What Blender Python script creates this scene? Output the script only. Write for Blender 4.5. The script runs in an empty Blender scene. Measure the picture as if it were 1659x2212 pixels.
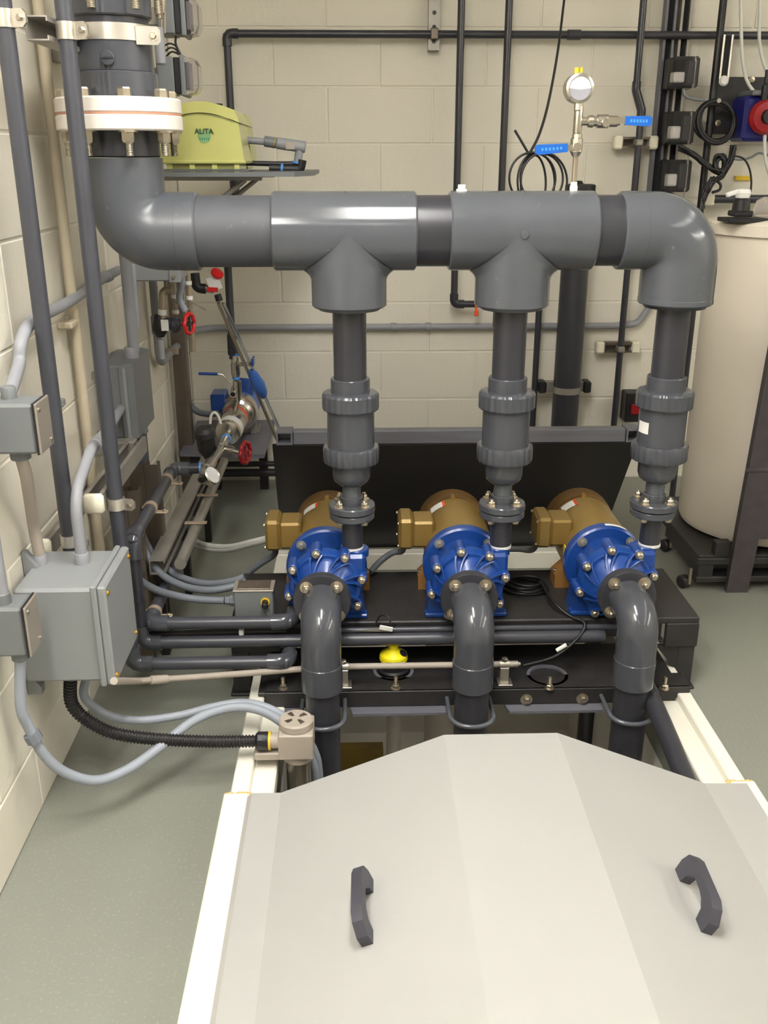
import bpy, math, random
from mathutils import Vector, Matrix
random.seed(7)
V = Vector
SC = bpy.context.scene
COL = SC.collection

# ---------------------------------------------------------------- camera
FPX = 2050.0; IW, IH = 1659.0, 2212.0; CX, CY = IW/2, IH/2
CAM_H = 1.31
TH = math.atan(768/FPX); PS = math.atan(65*math.cos(TH)/FPX)
FW = V((math.sin(PS)*math.cos(TH), math.cos(PS)*math.cos(TH), -math.sin(TH)))
RT = V((math.cos(PS), -math.sin(PS), 0)); UP = RT.cross(FW)
cam_d = bpy.data.cameras.new('camera'); cam = bpy.data.objects.new('camera', cam_d); COL.objects.link(cam)
cam_d.sensor_fit = 'VERTICAL'; cam_d.sensor_height = 36; cam_d.lens = FPX/IH*36; cam_d.clip_start = .02
cam.matrix_world = Matrix(((RT.x, UP.x, -FW.x, 0), (RT.y, UP.y, -FW.y, 0), (RT.z, UP.z, -FW.z, CAM_H), (0, 0, 0, 1)))
SC.camera = cam

# ---------------------------------------------------------------- light and exposure
SC.view_settings.view_transform = 'Standard'; SC.view_settings.look = 'None'
SC.view_settings.gamma = 1; SC.view_settings.use_curve_mapping = False
SC.view_settings.exposure = -0.04
w = bpy.data.worlds.new('room_air'); SC.world = w; w.use_nodes = True
w.node_tree.nodes['Background'].inputs[0].default_value = (.9, .93, 1, 1)
w.node_tree.nodes['Background'].inputs[1].default_value = .02
CEIL = 2.95
def area(name, loc, sx, sy, power, col=(1, .98, .95)):
    d = bpy.data.lights.new(name, 'AREA'); d.shape = 'RECTANGLE'; d.size = sx; d.size_y = sy; d.energy = power; d.color = col
    o = bpy.data.objects.new(name, d); COL.objects.link(o); o.location = loc
    return o
ROWS = [(-.42, .5, 1.0, 30, 2.3), (.1, 1.25, 1.15, 31, 2.5), (2.75, -1.7, 1.2, 6, CEIL), (2.75, -.35, 1.2, 6, CEIL), (2.75, 1.0, 1.2, 6, CEIL), (2.75, 2.35, 1.2, 4, CEIL), (5.1, -1.7, 1.2, 28, CEIL), (5.1, -.35, 1.2, 30, CEIL), (5.1, 1.0, 1.2, 30, CEIL), (.1, -1.6, 1.2, 5, CEIL)]  # left and right rows and the lights behind the camera are added fill
for X, Y, L, pw, zc in ROWS:
    area('tube_light', (X, Y, zc-.125), .24, L, pw)
    for sg in (-1, 1):      # glowing sides of the wrap-around lens
        o = area('tube_light', (X+sg*.146, Y, zc-.07), L, .09, pw*.36); o.rotation_euler = (math.pi/2, 0, math.pi/2*sg)

# ---------------------------------------------------------------- helpers: picking points
def at(x, y, X=None, Y=None, Z=None):
    """the point seen at photo pixel x,y that lies on one world plane"""
    d = FW + RT*((x-CX)/FPX) + UP*((CY-y)/FPX)
    t = X/d.x if X is not None else Y/d.y if Y is not None else (Z-CAM_H)/d.z
    return V((d.x*t, d.y*t, CAM_H+d.z*t))
def sz(n, p):
    """n photo pixels at point p, in metres"""
    return n*(V(p)-V((0, 0, CAM_H))).dot(FW)/FPX
def zat(x, y, Y): return at(x, y, Y=Y).z
def xat(x, y, Y): return at(x, y, Y=Y).x

# ---------------------------------------------------------------- helpers: materials
def lin(c):
    c = c/255
    return c/12.92 if c <= .04045 else ((c+.055)/1.055)**2.4
MATS = {}
def mat(name, rgb, rough=.5, metal=0.0, var=.05, scale=18, bump=0.0, bscale=120, trans=0.0, coat=0.0, rvar=.06, emit=0.0, alpha=1.0, stretch=None, spots=None):
    m = bpy.data.materials.new(name); m.use_nodes = True; nt = m.node_tree; N = nt.nodes; L = nt.links
    b = N['Principled BSDF']; c = [lin(v) for v in rgb]
    tc = N.new('ShaderNodeTexCoord'); src = tc.outputs['Object']
    if stretch:
        mp = N.new('ShaderNodeMapping'); mp.inputs['Scale'].default_value = stretch; L.new(src, mp.inputs[0]); src = mp.outputs[0]
    nz = N.new('ShaderNodeTexNoise'); nz.inputs['Scale'].default_value = scale; nz.inputs['Detail'].default_value = 5
    L.new(src, nz.inputs['Vector'])
    rp = N.new('ShaderNodeValToRGB'); rp.color_ramp.elements[0].position = .3; rp.color_ramp.elements[1].position = .7
    rp.color_ramp.elements[0].color = [*(v*(1-var) for v in c), 1]; rp.color_ramp.elements[1].color = [*(min(1, v*(1+var)) for v in c), 1]
    L.new(nz.outputs['Fac'], rp.inputs[0]); colout = rp.outputs[0]
    if spots:
        n2 = N.new('ShaderNodeTexNoise'); n2.inputs['Scale'].default_value = spots[0]; n2.inputs['Detail'].default_value = 4; L.new(src, n2.inputs['Vector'])
        r2 = N.new('ShaderNodeValToRGB'); r2.color_ramp.elements[0].position = spots[1]; r2.color_ramp.elements[1].position = spots[1]+spots[3]
        r2.color_ramp.elements[0].color = (0, 0, 0, 1); r2.color_ramp.elements[1].color = (1, 1, 1, 1); L.new(n2.outputs['Fac'], r2.inputs[0])
        mx = N.new('ShaderNodeMix'); mx.data_type = 'RGBA'; L.new(r2.outputs[0], mx.inputs[0]); L.new(colout, mx.inputs[6])
        mx.inputs[7].default_value = [*(lin(v) for v in spots[2]), 1]; colout = mx.outputs[2]
    L.new(colout, b.inputs['Base Color'])
    mr = N.new('ShaderNodeMapRange'); mr.inputs['To Min'].default_value = max(.02, rough-rvar); mr.inputs['To Max'].default_value = min(1, rough+rvar)
    L.new(nz.outputs['Fac'], mr.inputs[0]); L.new(mr.outputs[0], b.inputs['Roughness'])
    b.inputs['Metallic'].default_value = metal
    if trans: b.inputs['Transmission Weight'].default_value = trans; b.inputs['IOR'].default_value = 1.1
    if coat: b.inputs['Coat Weight'].default_value = coat; b.inputs['Coat Roughness'].default_value = .12
    if alpha < 1: b.inputs['Alpha'].default_value = alpha
    if emit: b.inputs['Emission Color'].default_value = [*c, 1]; b.inputs['Emission Strength'].default_value = emit
    if bump:
        n3 = N.new('ShaderNodeTexNoise'); n3.inputs['Scale'].default_value = bscale; n3.inputs['Detail'].default_value = 6; L.new(src, n3.inputs['Vector'])
        bp = N.new('ShaderNodeBump'); bp.inputs['Strength'].default_value = bump; bp.inputs['Distance'].default_value = .004
        L.new(n3.outputs['Fac'], bp.inputs['Height']); L.new(bp.outputs[0], b.inputs['Normal'])
    MATS[name] = m
    return m

mat('wall_paint', (226, 220, 205), .6, bump=.3, bscale=60, var=.02, scale=3)
mat('floor_epoxy', (132, 134, 124), .42, var=.05, scale=2.2, bump=.05, bscale=300, spots=(170, .58, (146, 147, 136), .1))
mat('ceiling_paint', (232, 230, 224), .8)
mat('pit_wall', (236, 232, 222), .6, var=.08, scale=6)
mat('pvc', (72, 74, 80), .15, var=.06, scale=9, rvar=.05, spots=(45, .70, (96, 98, 104), .12))
mat('pvc_fitting', (84, 87, 93), .15, var=.05, scale=8, rvar=.06, spots=(60, .70, (112, 114, 119), .1))
mat('pvc_scuffed', (74, 76, 82), .55, var=.08, scale=9, rvar=.08, spots=(45, .68, (104, 106, 112), .12))
mat('fitting_scuffed', (82, 85, 91), .32, var=.06, scale=8, rvar=.08, spots=(60, .68, (112, 114, 119), .1))
mat('pvc_dark', (54, 54, 60), .3, var=.06, scale=12)
mat('pvc_pipe', (66, 67, 74), .32, var=.05, scale=10)
mat('flange_white', (226, 219, 210), .5, var=.03)
mat('gasket_orange', (196, 140, 112), .6)
mat('white_frp', (238, 234, 220), .45, var=.03, scale=6)
mat('glue', (205, 180, 120), .6)
mat('hatch_sheet', (168, 167, 164), .48, var=.015, scale=4, bump=.02, bscale=40)
mat('handle_plastic', (64, 63, 72), .5, bump=.05)
mat('black_frp', (44, 42, 42), .5, var=.18, scale=30, bump=.12, bscale=90)
mat('stand_frp', (66, 60, 63), .5, var=.15, scale=30, bump=.1, bscale=90)
mat('black_sheet', (30, 28, 27), .33, var=.25, scale=5)
mat('grey_frp', (104, 104, 112), .42, var=.1, scale=25, stretch=(.2, 3, 3))
mat('blue_paint', (24, 64, 136), .3, var=.1, scale=14, coat=.2)
mat('blue_light', (60, 105, 185), .4)
mat('gold_paint', (142, 116, 62), .36, metal=.3, var=.06, scale=9)
mat('gold_dark', (112, 84, 46), .42, metal=.2)
mat('foot_brown', (150, 108, 58), .45, metal=.2)
mat('steel', (206, 200, 190), .25, metal=1.0, var=.06, scale=30)
mat('bolt_steel', (188, 178, 160), .3, metal=.9, var=.1, scale=60)
mat('band_steel', (214, 208, 198), .3, metal=.85, var=.05)
mat('galv', (158, 153, 145), .42, metal=.5, var=.12, scale=14)
mat('strut_brown', (118, 108, 98), .42, metal=.7, var=.2, scale=7, stretch=(4, 4, .4))
mat('brass', (214, 160, 60), .35, metal=.8)
mat('conduit_grey', (146, 147, 152), .5, var=.04)
mat('conduit_painted', (196, 184, 160), .55, var=.05)
mat('box_grey', (138, 141, 142), .46, var=.03, scale=5)
mat('box_grey_dark', (114, 117, 119), .45, var=.04)
mat('box_plate', (158, 150, 140), .4, metal=.4)
mat('cable_grey', (150, 156, 166), .45, var=.03, bump=.05, bscale=400)
mat('cable_dark', (112, 117, 125), .45, var=.04)
mat('hose_white', (214, 214, 206), .45)
mat('black_plastic', (28, 27, 30), .45, var=.15)
mat('black_rubber', (36, 34, 36), .5, var=.15)
mat('black_cable', (22, 21, 23), .45)
mat('cream_cap', (238, 232, 210), .5)
mat('lime_plastic', (208, 208, 128), .3, var=.02, coat=.3)
mat('lime_dark', (150, 150, 88), .4)
mat('print_green', (60, 150, 110), .5)
mat('print_green_light', (140, 180, 125), .5)
mat('print_dark', (52, 82, 48), .5)
mat('red_paint', (205, 30, 34), .35)
mat('red_dark', (150, 20, 30), .35)
mat('label_white', (230, 228, 224), .5)
mat('label_orange', (225, 84, 44), .5)
mat('label_yellow', (222, 186, 40), .5)
mat('yellow_cap', (236, 220, 30), .4)
mat('yellow_dull', (150, 125, 50), .5)
mat('tape_blue', (70, 140, 215), .5)
mat('handle_blue', (20, 92, 182), .4)
mat('navy', (30, 32, 110), .4)
mat('tank_poly', (234, 224, 208), .42, var=.02, scale=3)
mat('clear_plastic', (225, 222, 224), .06, trans=.95, var=.01, rvar=.02)
mat('clear_sheet', (200, 205, 208), .1, trans=.85, var=.02)
mat('lens_grey', (120, 116, 120), .2, var=.1, scale=4)
mat('brass_pipe', (176, 164, 146), .3, metal=.7)
mat('ptfe', (232, 230, 224), .5)
mat('dial', (224, 222, 224), .3)
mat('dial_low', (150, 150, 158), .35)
mat('tan_strap', (170, 152, 132), .5, metal=.2)
mat('tan_pipe', (168, 158, 146), .5)
mat('orange_tag', (235, 80, 20), .5)
mat('light_diffuser', (255, 250, 240), .5, emit=1.0)
mat('white_pvc', (210, 200, 190), .45)
mat('ink', (40, 42, 50), .6)

# ---------------------------------------------------------------- helpers: meshes
def frame(a):
    a = V(a).normalized(); h = V((0, 0, 1)) if abs(a.z) < .9 else V((1, 0, 0))
    u = a.cross(h).normalized(); return a, u, a.cross(u)
def fillet(pts, r, n=7):
    pts = [V(p) for p in pts]; out = [pts[0]]
    for i in range(1, len(pts)-1):
        p = pts[i]; a = pts[i-1]-p; b = pts[i+1]-p; la, lb = a.length, b.length; a.normalize(); b.normalize()
        ang = a.angle(b)
        if ang > 3.1: out.append(p); continue
        rr = r[i-1] if isinstance(r, (list, tuple)) else r
        d = min(rr/math.tan(ang/2), la*.499, lb*.499); rr = d*math.tan(ang/2)
        c = p+(a+b).normalized()*(rr/math.sin(ang/2)); s = p+a*d-c; e = p+b*d-c; tot = s.angle(e); ax = s.cross(e).normalized()
        for k in range(n+1): out.append(c+Matrix.Rotation(tot*k/n, 3, ax) @ s)
    out.append(pts[-1]); return out
def smooth(pts, n=8):
    pts = [V(p) for p in pts]; P = [pts[0]*2-pts[1]]+pts+[pts[-1]*2-pts[-2]]; out = []
    for i in range(1, len(P)-2):
        a, b, c, d = P[i-1:i+3]
        for k in range(n):
            t = k/n; out.append(.5*((2*b)+(c-a)*t+(2*a-5*b+4*c-d)*t*t+(3*b-a-3*c+d)*t**3))
    out.append(pts[-1]); return out
def resample(pts, step):
    out = [pts[0]]; acc = 0
    for a, b in zip(pts, pts[1:]):
        L = (b-a).length
        if L < 1e-9: continue
        t = step-acc
        while t <= L: out.append(a+(b-a)*(t/L)); t += step
        acc = (acc+L) % step
    return out
class MB:
    def __init__(s): s.v = []; s.f = []
    def add(s, vs, fs):
        o = len(s.v); s.v += [V(p) for p in vs]; s.f += [[i+o for i in f] for f in fs]; return s
    def box(s, lo, hi, ch=0.0, R=None):
        lo, hi = V(lo), V(hi); c = (lo+hi)/2; h = (hi-lo)/2; h = V([abs(x) for x in h])
        ch = min(ch, min(h)*.9)
        vs = []; fs = []
        if ch <= 0:
            for z in (-1, 1):
                for x, y in ((-1, -1), (1, -1), (1, 1), (-1, 1)): vs.append(V((x*h.x, y*h.y, z*h.z)))
            fs = [(3, 2, 1, 0), (4, 5, 6, 7), (0, 1, 5, 4), (1, 2, 6, 5), (2, 3, 7, 6), (3, 0, 4, 7)]
        else:
            idx = {}
            for x in (-1, 1):
                for y in (-1, 1):
                    for z in (-1, 1):
                        for k in range(3):
                            p = V((x*(h.x-ch), y*(h.y-ch), z*(h.z-ch))); p[k] = (x, y, z)[k]*h[k]
                            idx[x, y, z, k] = len(vs); vs.append(p)
            q = ((-1, -1), (1, -1), (1, 1), (-1, 1))
            for k in range(3):
                for sgn in (-1, 1):
                    f = []
                    for a, b in q:
                        t = [0, 0, 0]; t[k] = sgn; t[(k+1) % 3] = a; t[(k+2) % 3] = b; f.append(idx[(*t, k)])
                    fs.append(f if sgn > 0 else f[::-1])
            for k in range(3):
                i, j = (k+1) % 3, (k+2) % 3
                for a in (-1, 1):
                    for b in (-1, 1):
                        def g(e, kk):
                            t = [0, 0, 0]; t[k] = e; t[i] = a; t[j] = b; return idx[(*t, kk)]
                        f = [g(-1, i), g(1, i), g(1, j), g(-1, j)]; fs.append(f if a*b < 0 else f[::-1])
            for x in (-1, 1):
                for y in (-1, 1):
                    for z in (-1, 1):
                        f = [idx[x, y, z, k] for k in range(3)]; fs.append(f if x*y*z > 0 else f[::-1])
        if R is not None: vs = [R @ p for p in vs]
        return s.add([c+p for p in vs], fs)
    def lathe(s, prof, o, axis, n=32, ribs=None):
        """prof: list of (height along axis, radius)"""
        a, u, w_ = frame(axis); o = V(o); vs = []; fs = []; rings = []
        for h, r in prof:
            if r < 1e-6: rings.append([len(vs)]); vs.append(o+a*h)
            else:
                rings.append(list(range(len(vs), len(vs)+n)))
                for k in range(n):
                    t = 2*math.pi*k/n; rr = r*(ribs(k) if ribs else 1); vs.append(o+a*h+(u*math.cos(t)+w_*math.sin(t))*rr)
        for A, B in zip(rings, rings[1:]):
            for k in range(n):
                k2 = (k+1) % n
                if len(A) == 1 and len(B) == 1: continue
                if len(A) == 1: fs.append((A[0], B[k], B[k2]))
                elif len(B) == 1: fs.append((A[k], B[0], A[k2]))
                else: fs.append((A[k], B[k], B[k2], A[k2]))
        if len(rings[0]) > 1: fs.append(rings[0])
        if len(rings[-1]) > 1: fs.append(rings[-1][::-1])
        return s.add(vs, fs)
    def cyl(s, p0, p1, r, n=24, ch=0.0, r1=None):
        p0, p1 = V(p0), V(p1); L = (p1-p0).length; r1 = r if r1 is None else r1
        prof = [(0, r), (L, r1)] if not ch else [(0, r-ch), (ch, r), (L-ch, r1), (L, r1-ch)]
        return s.lathe(prof, p0, p1-p0, n)
    def ring(s, p0, p1, ro, ri, n=32):
        p0, p1 = V(p0), V(p1); L = (p1-p0).length; a, u, w_ = frame(p1-p0); vs = []; fs = []
        for h, r in ((0, ri), (0, ro), (L, ro), (L, ri)):
            for k in range(n):
                t = 2*math.pi*k/n; vs.append(p0+a*h+(u*math.cos(t)+w_*math.sin(t))*r)
        for q in range(4):
            for k in range(n):
                k2 = (k+1) % n; q2 = (q+1) % 4; fs.append((q*n+k, q2*n+k, q2*n+k2, q*n+k2))
        return s.add(vs, fs)
    def tube(s, pts, r, n=14, closed=False, rf=None):
        pts = [V(p) for p in pts]; pts = [p for i, p in enumerate(pts) if i == 0 or (p-pts[i-1]).length > 1e-6]; m = len(pts); vs = []; fs = []
        def tan(i):
            if closed: return (pts[(i+1) % m]-pts[i-1]).normalized()
            return (pts[min(i+1, m-1)]-pts[max(i-1, 0)]).normalized()
        t0 = tan(0); _, u, _w = frame(t0)
        for i in range(m):
            t = tan(i)
            if i: u = Matrix.Identity(3) @ (t0.rotation_difference(t) @ u); u = (u-t*u.dot(t)).normalized(); t0 = t
            w_ = t.cross(u); rr = rf(i) if rf else (r[i] if isinstance(r, list) else r)
            for k in range(n):
                a = 2*math.pi*k/n; vs.append(pts[i]+(u*math.cos(a)+w_*math.sin(a))*rr)
        for i in range(m if closed else m-1):
            j = (i+1) % m
            for k in range(n):
                k2 = (k+1) % n; fs.append((i*n+k, i*n+k2, j*n+k2, j*n+k))
        if not closed: fs.append(list(range(n))[::-1]); fs.append([(m-1)*n+k for k in range(n)])
        return s.add(vs, fs)
    def prism(s, poly, o, u, v, w_):
        """poly of (a,b) in the u,v plane at o, pushed along the vector w_"""
        o, u, v, w_ = V(o), V(u), V(v), V(w_); n = len(poly)
        vs = [o+u*a+v*b for a, b in poly]+[o+u*a+v*b+w_ for a, b in poly]
        fs = [list(range(n))[::-1], list(range(n, 2*n))]+[(i, (i+1) % n, n+(i+1) % n, n+i) for i in range(n)]
        return s.add(vs, fs)
    def sheet(s, prof, o, u, v, w_, t):
        """folded sheet of thickness t: open profile in the u,v plane, pushed along w_"""
        pr = [V((a, b)) for a, b in prof]; off = []
        for i in range(len(pr)):
            d1 = (pr[i]-pr[i-1]).normalized() if i else (pr[1]-pr[0]).normalized()
            d2 = (pr[i+1]-pr[i]).normalized() if i < len(pr)-1 else d1
            nn = V((-(d1+d2).y, (d1+d2).x)).normalized(); off.append(pr[i]-nn*t/max(.3, nn.dot(V((-d1.y, d1.x)))))
        m = len(pr); o, u, v, w_ = V(o), V(u), V(v), V(w_)
        vs = [o+u*p.x+v*p.y+w_*e for e in (0, 1) for p in pr+off]; fs = []
        for i in range(m-1):
            fs += [(i, i+1, 2*m+i+1, 2*m+i), (m+i+1, m+i, 3*m+i, 3*m+i+1), (i+1, i, m+i, m+i+1), (2*m+i, 2*m+i+1, 3*m+i+1, 3*m+i)]
        fs += [(0, 2*m, 3*m, m), (m-1, 2*m-1, 4*m-1, 3*m-1)]
        return s.add(vs, fs)
    def mesh(s, name, m, ang=35):
        me = bpy.data.meshes.new(name); me.from_pydata([tuple(p) for p in s.v], [], s.f)
        import bmesh
        bm = bmesh.new(); bm.from_mesh(me); bmesh.ops.recalc_face_normals(bm, faces=bm.faces); bm.to_mesh(me); bm.free()
        me.polygons.foreach_set('use_smooth', [True]*len(me.polygons)); me.set_sharp_from_angle(angle=math.radians(ang))
        me.materials.append(MATS[m]); me.update(); return me
    def build(s, name, m, parent=None, ang=35, label=None, cat=None, group=None, kind=None):
        return link(name, s.mesh(name, m, ang), parent, label, cat, group, kind)
def link(name, me, parent=None, label=None, cat=None, group=None, kind=None):
    o = bpy.data.objects.new(name, me); COL.objects.link(o)
    if parent is not None:
        o.parent = parent; o.matrix_parent_inverse = Matrix.Translation(-V(parent.location)) if parent.parent is None else Matrix.Identity(4)
    for k, v in (('label', label), ('category', cat), ('group', group), ('kind', kind)):
        if v: o[k] = v
    return o
def kids(o): return [c for c in COL.objects if c.parent == o]
def copy_tree(root, delta, label=None):
    r = root.copy(); COL.objects.link(r); r.location = V(root.location)+V(delta)
    if label: r['label'] = label
    for ch in kids(root):
        c = ch.copy(); COL.objects.link(c); c.parent = r; c.matrix_parent_inverse = ch.matrix_parent_inverse.copy()
        for g in kids(ch):
            d = g.copy(); COL.objects.link(d); d.parent = c; d.matrix_parent_inverse = g.matrix_parent_inverse.copy()
    return r
def thing(name, label, cat, loc=(0, 0, 0), group=None):
    o = bpy.data.objects.new(name, None); COL.objects.link(o); o.location = loc; o.empty_display_size = .05
    o['label'] = label; o['category'] = cat
    if group: o['group'] = group
    return o

def hexbolt(p, axis, r, h, m, parent, name='bolt', stud=0.0, washer=0.0):
    """hex head standing on p along axis, with an optional stud end and washer"""
    a = V(axis).normalized(); p = V(p); b = MB(); z = 0
    if washer: b.lathe([(0, washer), (h*.18, washer)], p, a, 20); z = h*.18
    b.lathe([(z, r), (z+h*.8, r), (z+h, r*.82)], p, a, 6)
    if stud:
        pr = [(z+h*.9, r*.55)]; k = 0; n = max(3, int(stud/.003))
        for q in range(n): pr += [(z+h+stud*(q+.5)/n, r*.58), (z+h+stud*(q+1)/n, r*.5)]
        b.lathe(pr, p, a, 12)
    return b.build(name, m, parent, 30)
def text(body, size, o, u, v, m, parent, name='lettering'):
    cu = bpy.data.curves.new(name, 'FONT'); cu.body = body; cu.size = size; cu.align_x = 'CENTER'; cu.align_y = 'CENTER'; cu.extrude = .0006; cu.offset = size*.02
    to = bpy.data.objects.new(name, cu); COL.objects.link(to)
    me = bpy.data.meshes.new_from_object(to.evaluated_get(bpy.context.evaluated_depsgraph_get())); bpy.data.objects.remove(to)
    u = V(u).normalized(); v = V(v).normalized(); w_ = u.cross(v); M = Matrix(((u.x, v.x, w_.x, o[0]), (u.y, v.y, w_.y, o[1]), (u.z, v.z, w_.z, o[2]), (0, 0, 0, 1)))
    me.transform(M); me.materials.clear(); me.materials.append(MATS[m]); return link(name, me, parent)

# ================================================================ the room
WL, WB = -.683, 3.9           # left wall plane, back wall plane
PX0, PX1, PY0, PY1 = -.19, .745, .15, 2.9   # pit opening
RX, RF = 6.4, -3.6            # right wall, wall behind the camera
def struct(name, b, m, ang=35): return b.build(name, m, None, ang, kind='structure')
BW, BH, GAP = .398, .2, .005
def block_mesh(wd):
    return wd
def block_wall(name, horiz, n0, n1, off0, axis, plane, zoff, z1):
    """mortar slab with separate concrete blocks a little proud of it; axis 0: along X facing -Y, axis 1: along Y facing +X"""
    wl = MB()
    if axis == 0: wl.box((n0, plane+.0025, 0), (n1, plane+.15, z1))
    else: wl.box((plane-.15, n0, 0), (plane-.0025, n1, z1))
    wall = struct(name, wl, 'wall_paint')
    cache = {}
    row = 0; z = zoff
    while z < z1:
        za, zb = max(z, 0), min(z+BH, z1); x = off0+(BW/2 if row % 2 else 0)
        while x > n0: x -= BW
        while x < n1:
            xa, xb = max(x, n0), min(x+BW, n1)
            if xb-xa > .03 and zb-za > .02:
                key = (round(xb-xa, 3), round(zb-za, 3))
                if key not in cache:
                    hx, hz = (xb-xa-GAP)/2, (zb-za-GAP)/2
                    b = MB()
                    if axis == 0: b.box((-hx, 0, -hz), (hx, .03, hz) , .0026)
                    else: b.box((-.03, -hx, -hz), (0, hx, hz), .0026)
                    cache[key] = b.mesh('block', 'wall_paint', 20)
                o = link('block', cache[key], wall)
                jit = random.uniform(-.0006, .0006)
                o.location = ((xa+xb)/2, plane+jit, (za+zb)/2) if axis == 0 else (plane+jit, (xa+xb)/2, (za+zb)/2)
            x += BW
        z += BH; row += 1
    return wall
block_wall('wall_back', True, WL-.0, 2.45, -.298+.0, 0, WB, -.045, 2.2)
block_wall('wall_left', False, .55, WB, .12, 1, WL, -.045, 2.2)
# upper and unseen parts of the same walls
struct('wall_back_upper', MB().box((WL-.15, WB+.002, 2.2), (RX, WB+.15, CEIL)).box((2.45, WB+.002, 0), (RX, WB+.15, 2.2)), 'wall_paint')
struct('wall_left_upper', MB().box((WL-.15, RF, 2.2), (WL-.002, WB, CEIL)).box((WL-.15, RF, 0), (WL-.002, .55, 2.2)), 'wall_paint')
struct('wall_right', MB().box((RX, RF, 0), (RX+.15, WB+.15, CEIL)), 'wall_paint')
struct('wall_front', MB().box((WL-.15, RF-.15, 0), (RX+.15, RF, CEIL)), 'wall_paint')
struct('ceiling', MB().box((WL-.15, RF-.15, CEIL), (RX+.15, WB+.15, CEIL+.1)), 'ceiling_paint')
fl = MB()
for lo, hi in (((WL, RF), (PX0, WB)), ((PX1, RF), (RX, WB)), ((PX0, RF), (PX1, PY0)), ((PX0, PY1), (PX1, WB))):
    fl.box((lo[0]-(.1 if lo[0] == WL else 0), lo[1], -.1), (hi[0], hi[1]+(.1 if hi[1] == WB else 0), 0))
struct('floor', fl, 'floor_epoxy')
PZ = -.62
pw = MB()
pw.box((PX0-.08, PY0-.08, PZ), (PX0, PY1+.08, -.1)).box((PX1, PY0-.08, PZ), (PX1+.08, PY1+.08, -.1))
pw.box((PX0, PY1, PZ), (PX1, PY1+.08, -.1)).box((PX0, PY0-.08, PZ), (PX1, PY0, -.1))
struct('wall_pit', pw, 'pit_wall')
struct('floor_pit', MB().box((PX0-.08, PY0-.08, PZ-.05), (PX1+.08, PY1+.08, PZ)), 'pit_wall')

# ceiling lights (above the frame), some added as fill for walls and tank
for i, (X, Y, L, p_, zc) in enumerate(ROWS):
    col_ = {-.42: 'left', .1: 'pump', 2.75: 'middle', 5.1: 'right'}[X]; row_ = 'nearest the back wall' if Y > 2 else 'in line with the suction pipes' if Y > .9 else 'in line with the hatch cover' if Y > -.5 else 'added as fill behind the camera'
    nm = 'white fluorescent light of the '+col_+' row, '+row_
    t = thing('ceiling_light', nm, 'light', (X, Y, CEIL), 'fluorescent fixtures')
    MB().box((X-.16, Y-L/2-.03, zc-.022), (X+.16, Y+L/2+.03, zc), .01).build('housing', 'white_frp', t)
    MB().box((X-.14, Y-L/2, zc-.12), (X+.14, Y+L/2, zc-.02), .012).build('diffuser', 'light_diffuser', t)
    if zc < CEIL:
        for dy in (-L/3, L/3): MB().cyl((X, Y+dy, zc-.005), (X, Y+dy, CEIL), .006, 10).build('hanger_rod', 'steel', t)

# ---------------------------------------------------------------- pit curb
CZ = .06
LX0, LX1, RX0, RX1 = -.273, -.205, .745, .825
JL, JR = 1.66, 1.67
t = thing('pit_curb', 'white raised frame around the open floor pit', 'curb', (LX0, PY0, 0))
MB().box((LX0, JL+.002, 0), (LX0+.038, 2.97, CZ), .003).box((LX0+.03, JL+.002, 0), (LX1+.02, 2.97, CZ-.022), .003).build('rail', 'white_frp', t)
MB().box((LX0-.012, .02, 0), (LX0+.04, JL-.002, CZ+.006), .003).box((LX0+.03, .02, 0), (LX1+.02, JL-.002, CZ-.014), .003).build('rail', 'white_frp', t)
MB().box((RX1-.034, JR+.002, 0), (RX1, 2.97, CZ), .003).box((RX0-.005, JR+.002, 0), (RX1-.03, 2.97, CZ-.022), .003).build('rail', 'white_frp', t)
MB().box((RX1-.038, .02, 0), (RX1+.014, JR-.002, CZ+.006), .003).box((RX0-.005, .02, 0), (RX1-.03, JR-.002, CZ-.014), .003).build('rail', 'white_frp', t)
MB().box((LX0, 2.93, 0), (RX1, 2.975, CZ+.002), .003).build('rail', 'white_frp', t)
for x0, x1, y in ((LX0-.006, LX0+.045, JL), (RX1-.04, RX1+.008, JR)):
    b = MB(); n = 9
    for k in range(n):
        xx = x0+(x1-x0)*k/(n-1); b.lathe([(-.004, 0), (-.003, .004), (0, .0055+.002*random.random()), (.003, .003), (.004, 0)], (xx, y+random.uniform(-.003, .003), CZ+.001), (0, 0, 1), 8)
    b.build('glue_bead', 'glue', t)

# ---------------------------------------------------------------- hatch cover
hy0, hy1 = .35, 1.645
prof = [(-.238, .062), (-.225, .074), (-.165, .074), (.171, .208), (.403, .208), (.722, .078), (.812, .076)]
t = thing('hatch_cover', 'pale grey folded hatch cover with two dark grab handles over the pit', 'cover', (.28, 1, .07))
MB().sheet(prof, (0, hy0, 0), (1, 0, 0), (0, 0, 1), (0, hy1-hy0, 0), .006).build('cover_sheet', 'hatch_sheet', t, 2)
def grab(p0, p1, nrm, wd=.019, hh=.05):
    """bow handle from foot p0 to foot p1 standing off a surface with normal nrm"""
    p0, p1, nrm = V(p0), V(p1), V(nrm).normalized(); d = (p1-p0); L = d.length; d.normalize(); s_ = d.cross(nrm)
    out = [(0, 0), (-.004, hh*.45), (.01, hh*.86), (.026, hh), (L-.03, hh*1.04), (L-.012, hh*.9), (L-.002, hh*.5), (L, 0)]
    inn = [(L-.03, 0), (L-.036, hh*.35), (L-.05, hh*.62), (L*.6, hh*.7), (L*.4, hh*.66), (.045, hh*.58), (.032, hh*.4), (.028, 0)]
    b = MB(); b.prism(out+inn, p0-s_*wd/2, d, nrm, s_*wd)
    return b
sl = V((.171+.165, 0, .208-.074)).normalized(); nl = V((-sl.z, 0, sl.x))
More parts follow.
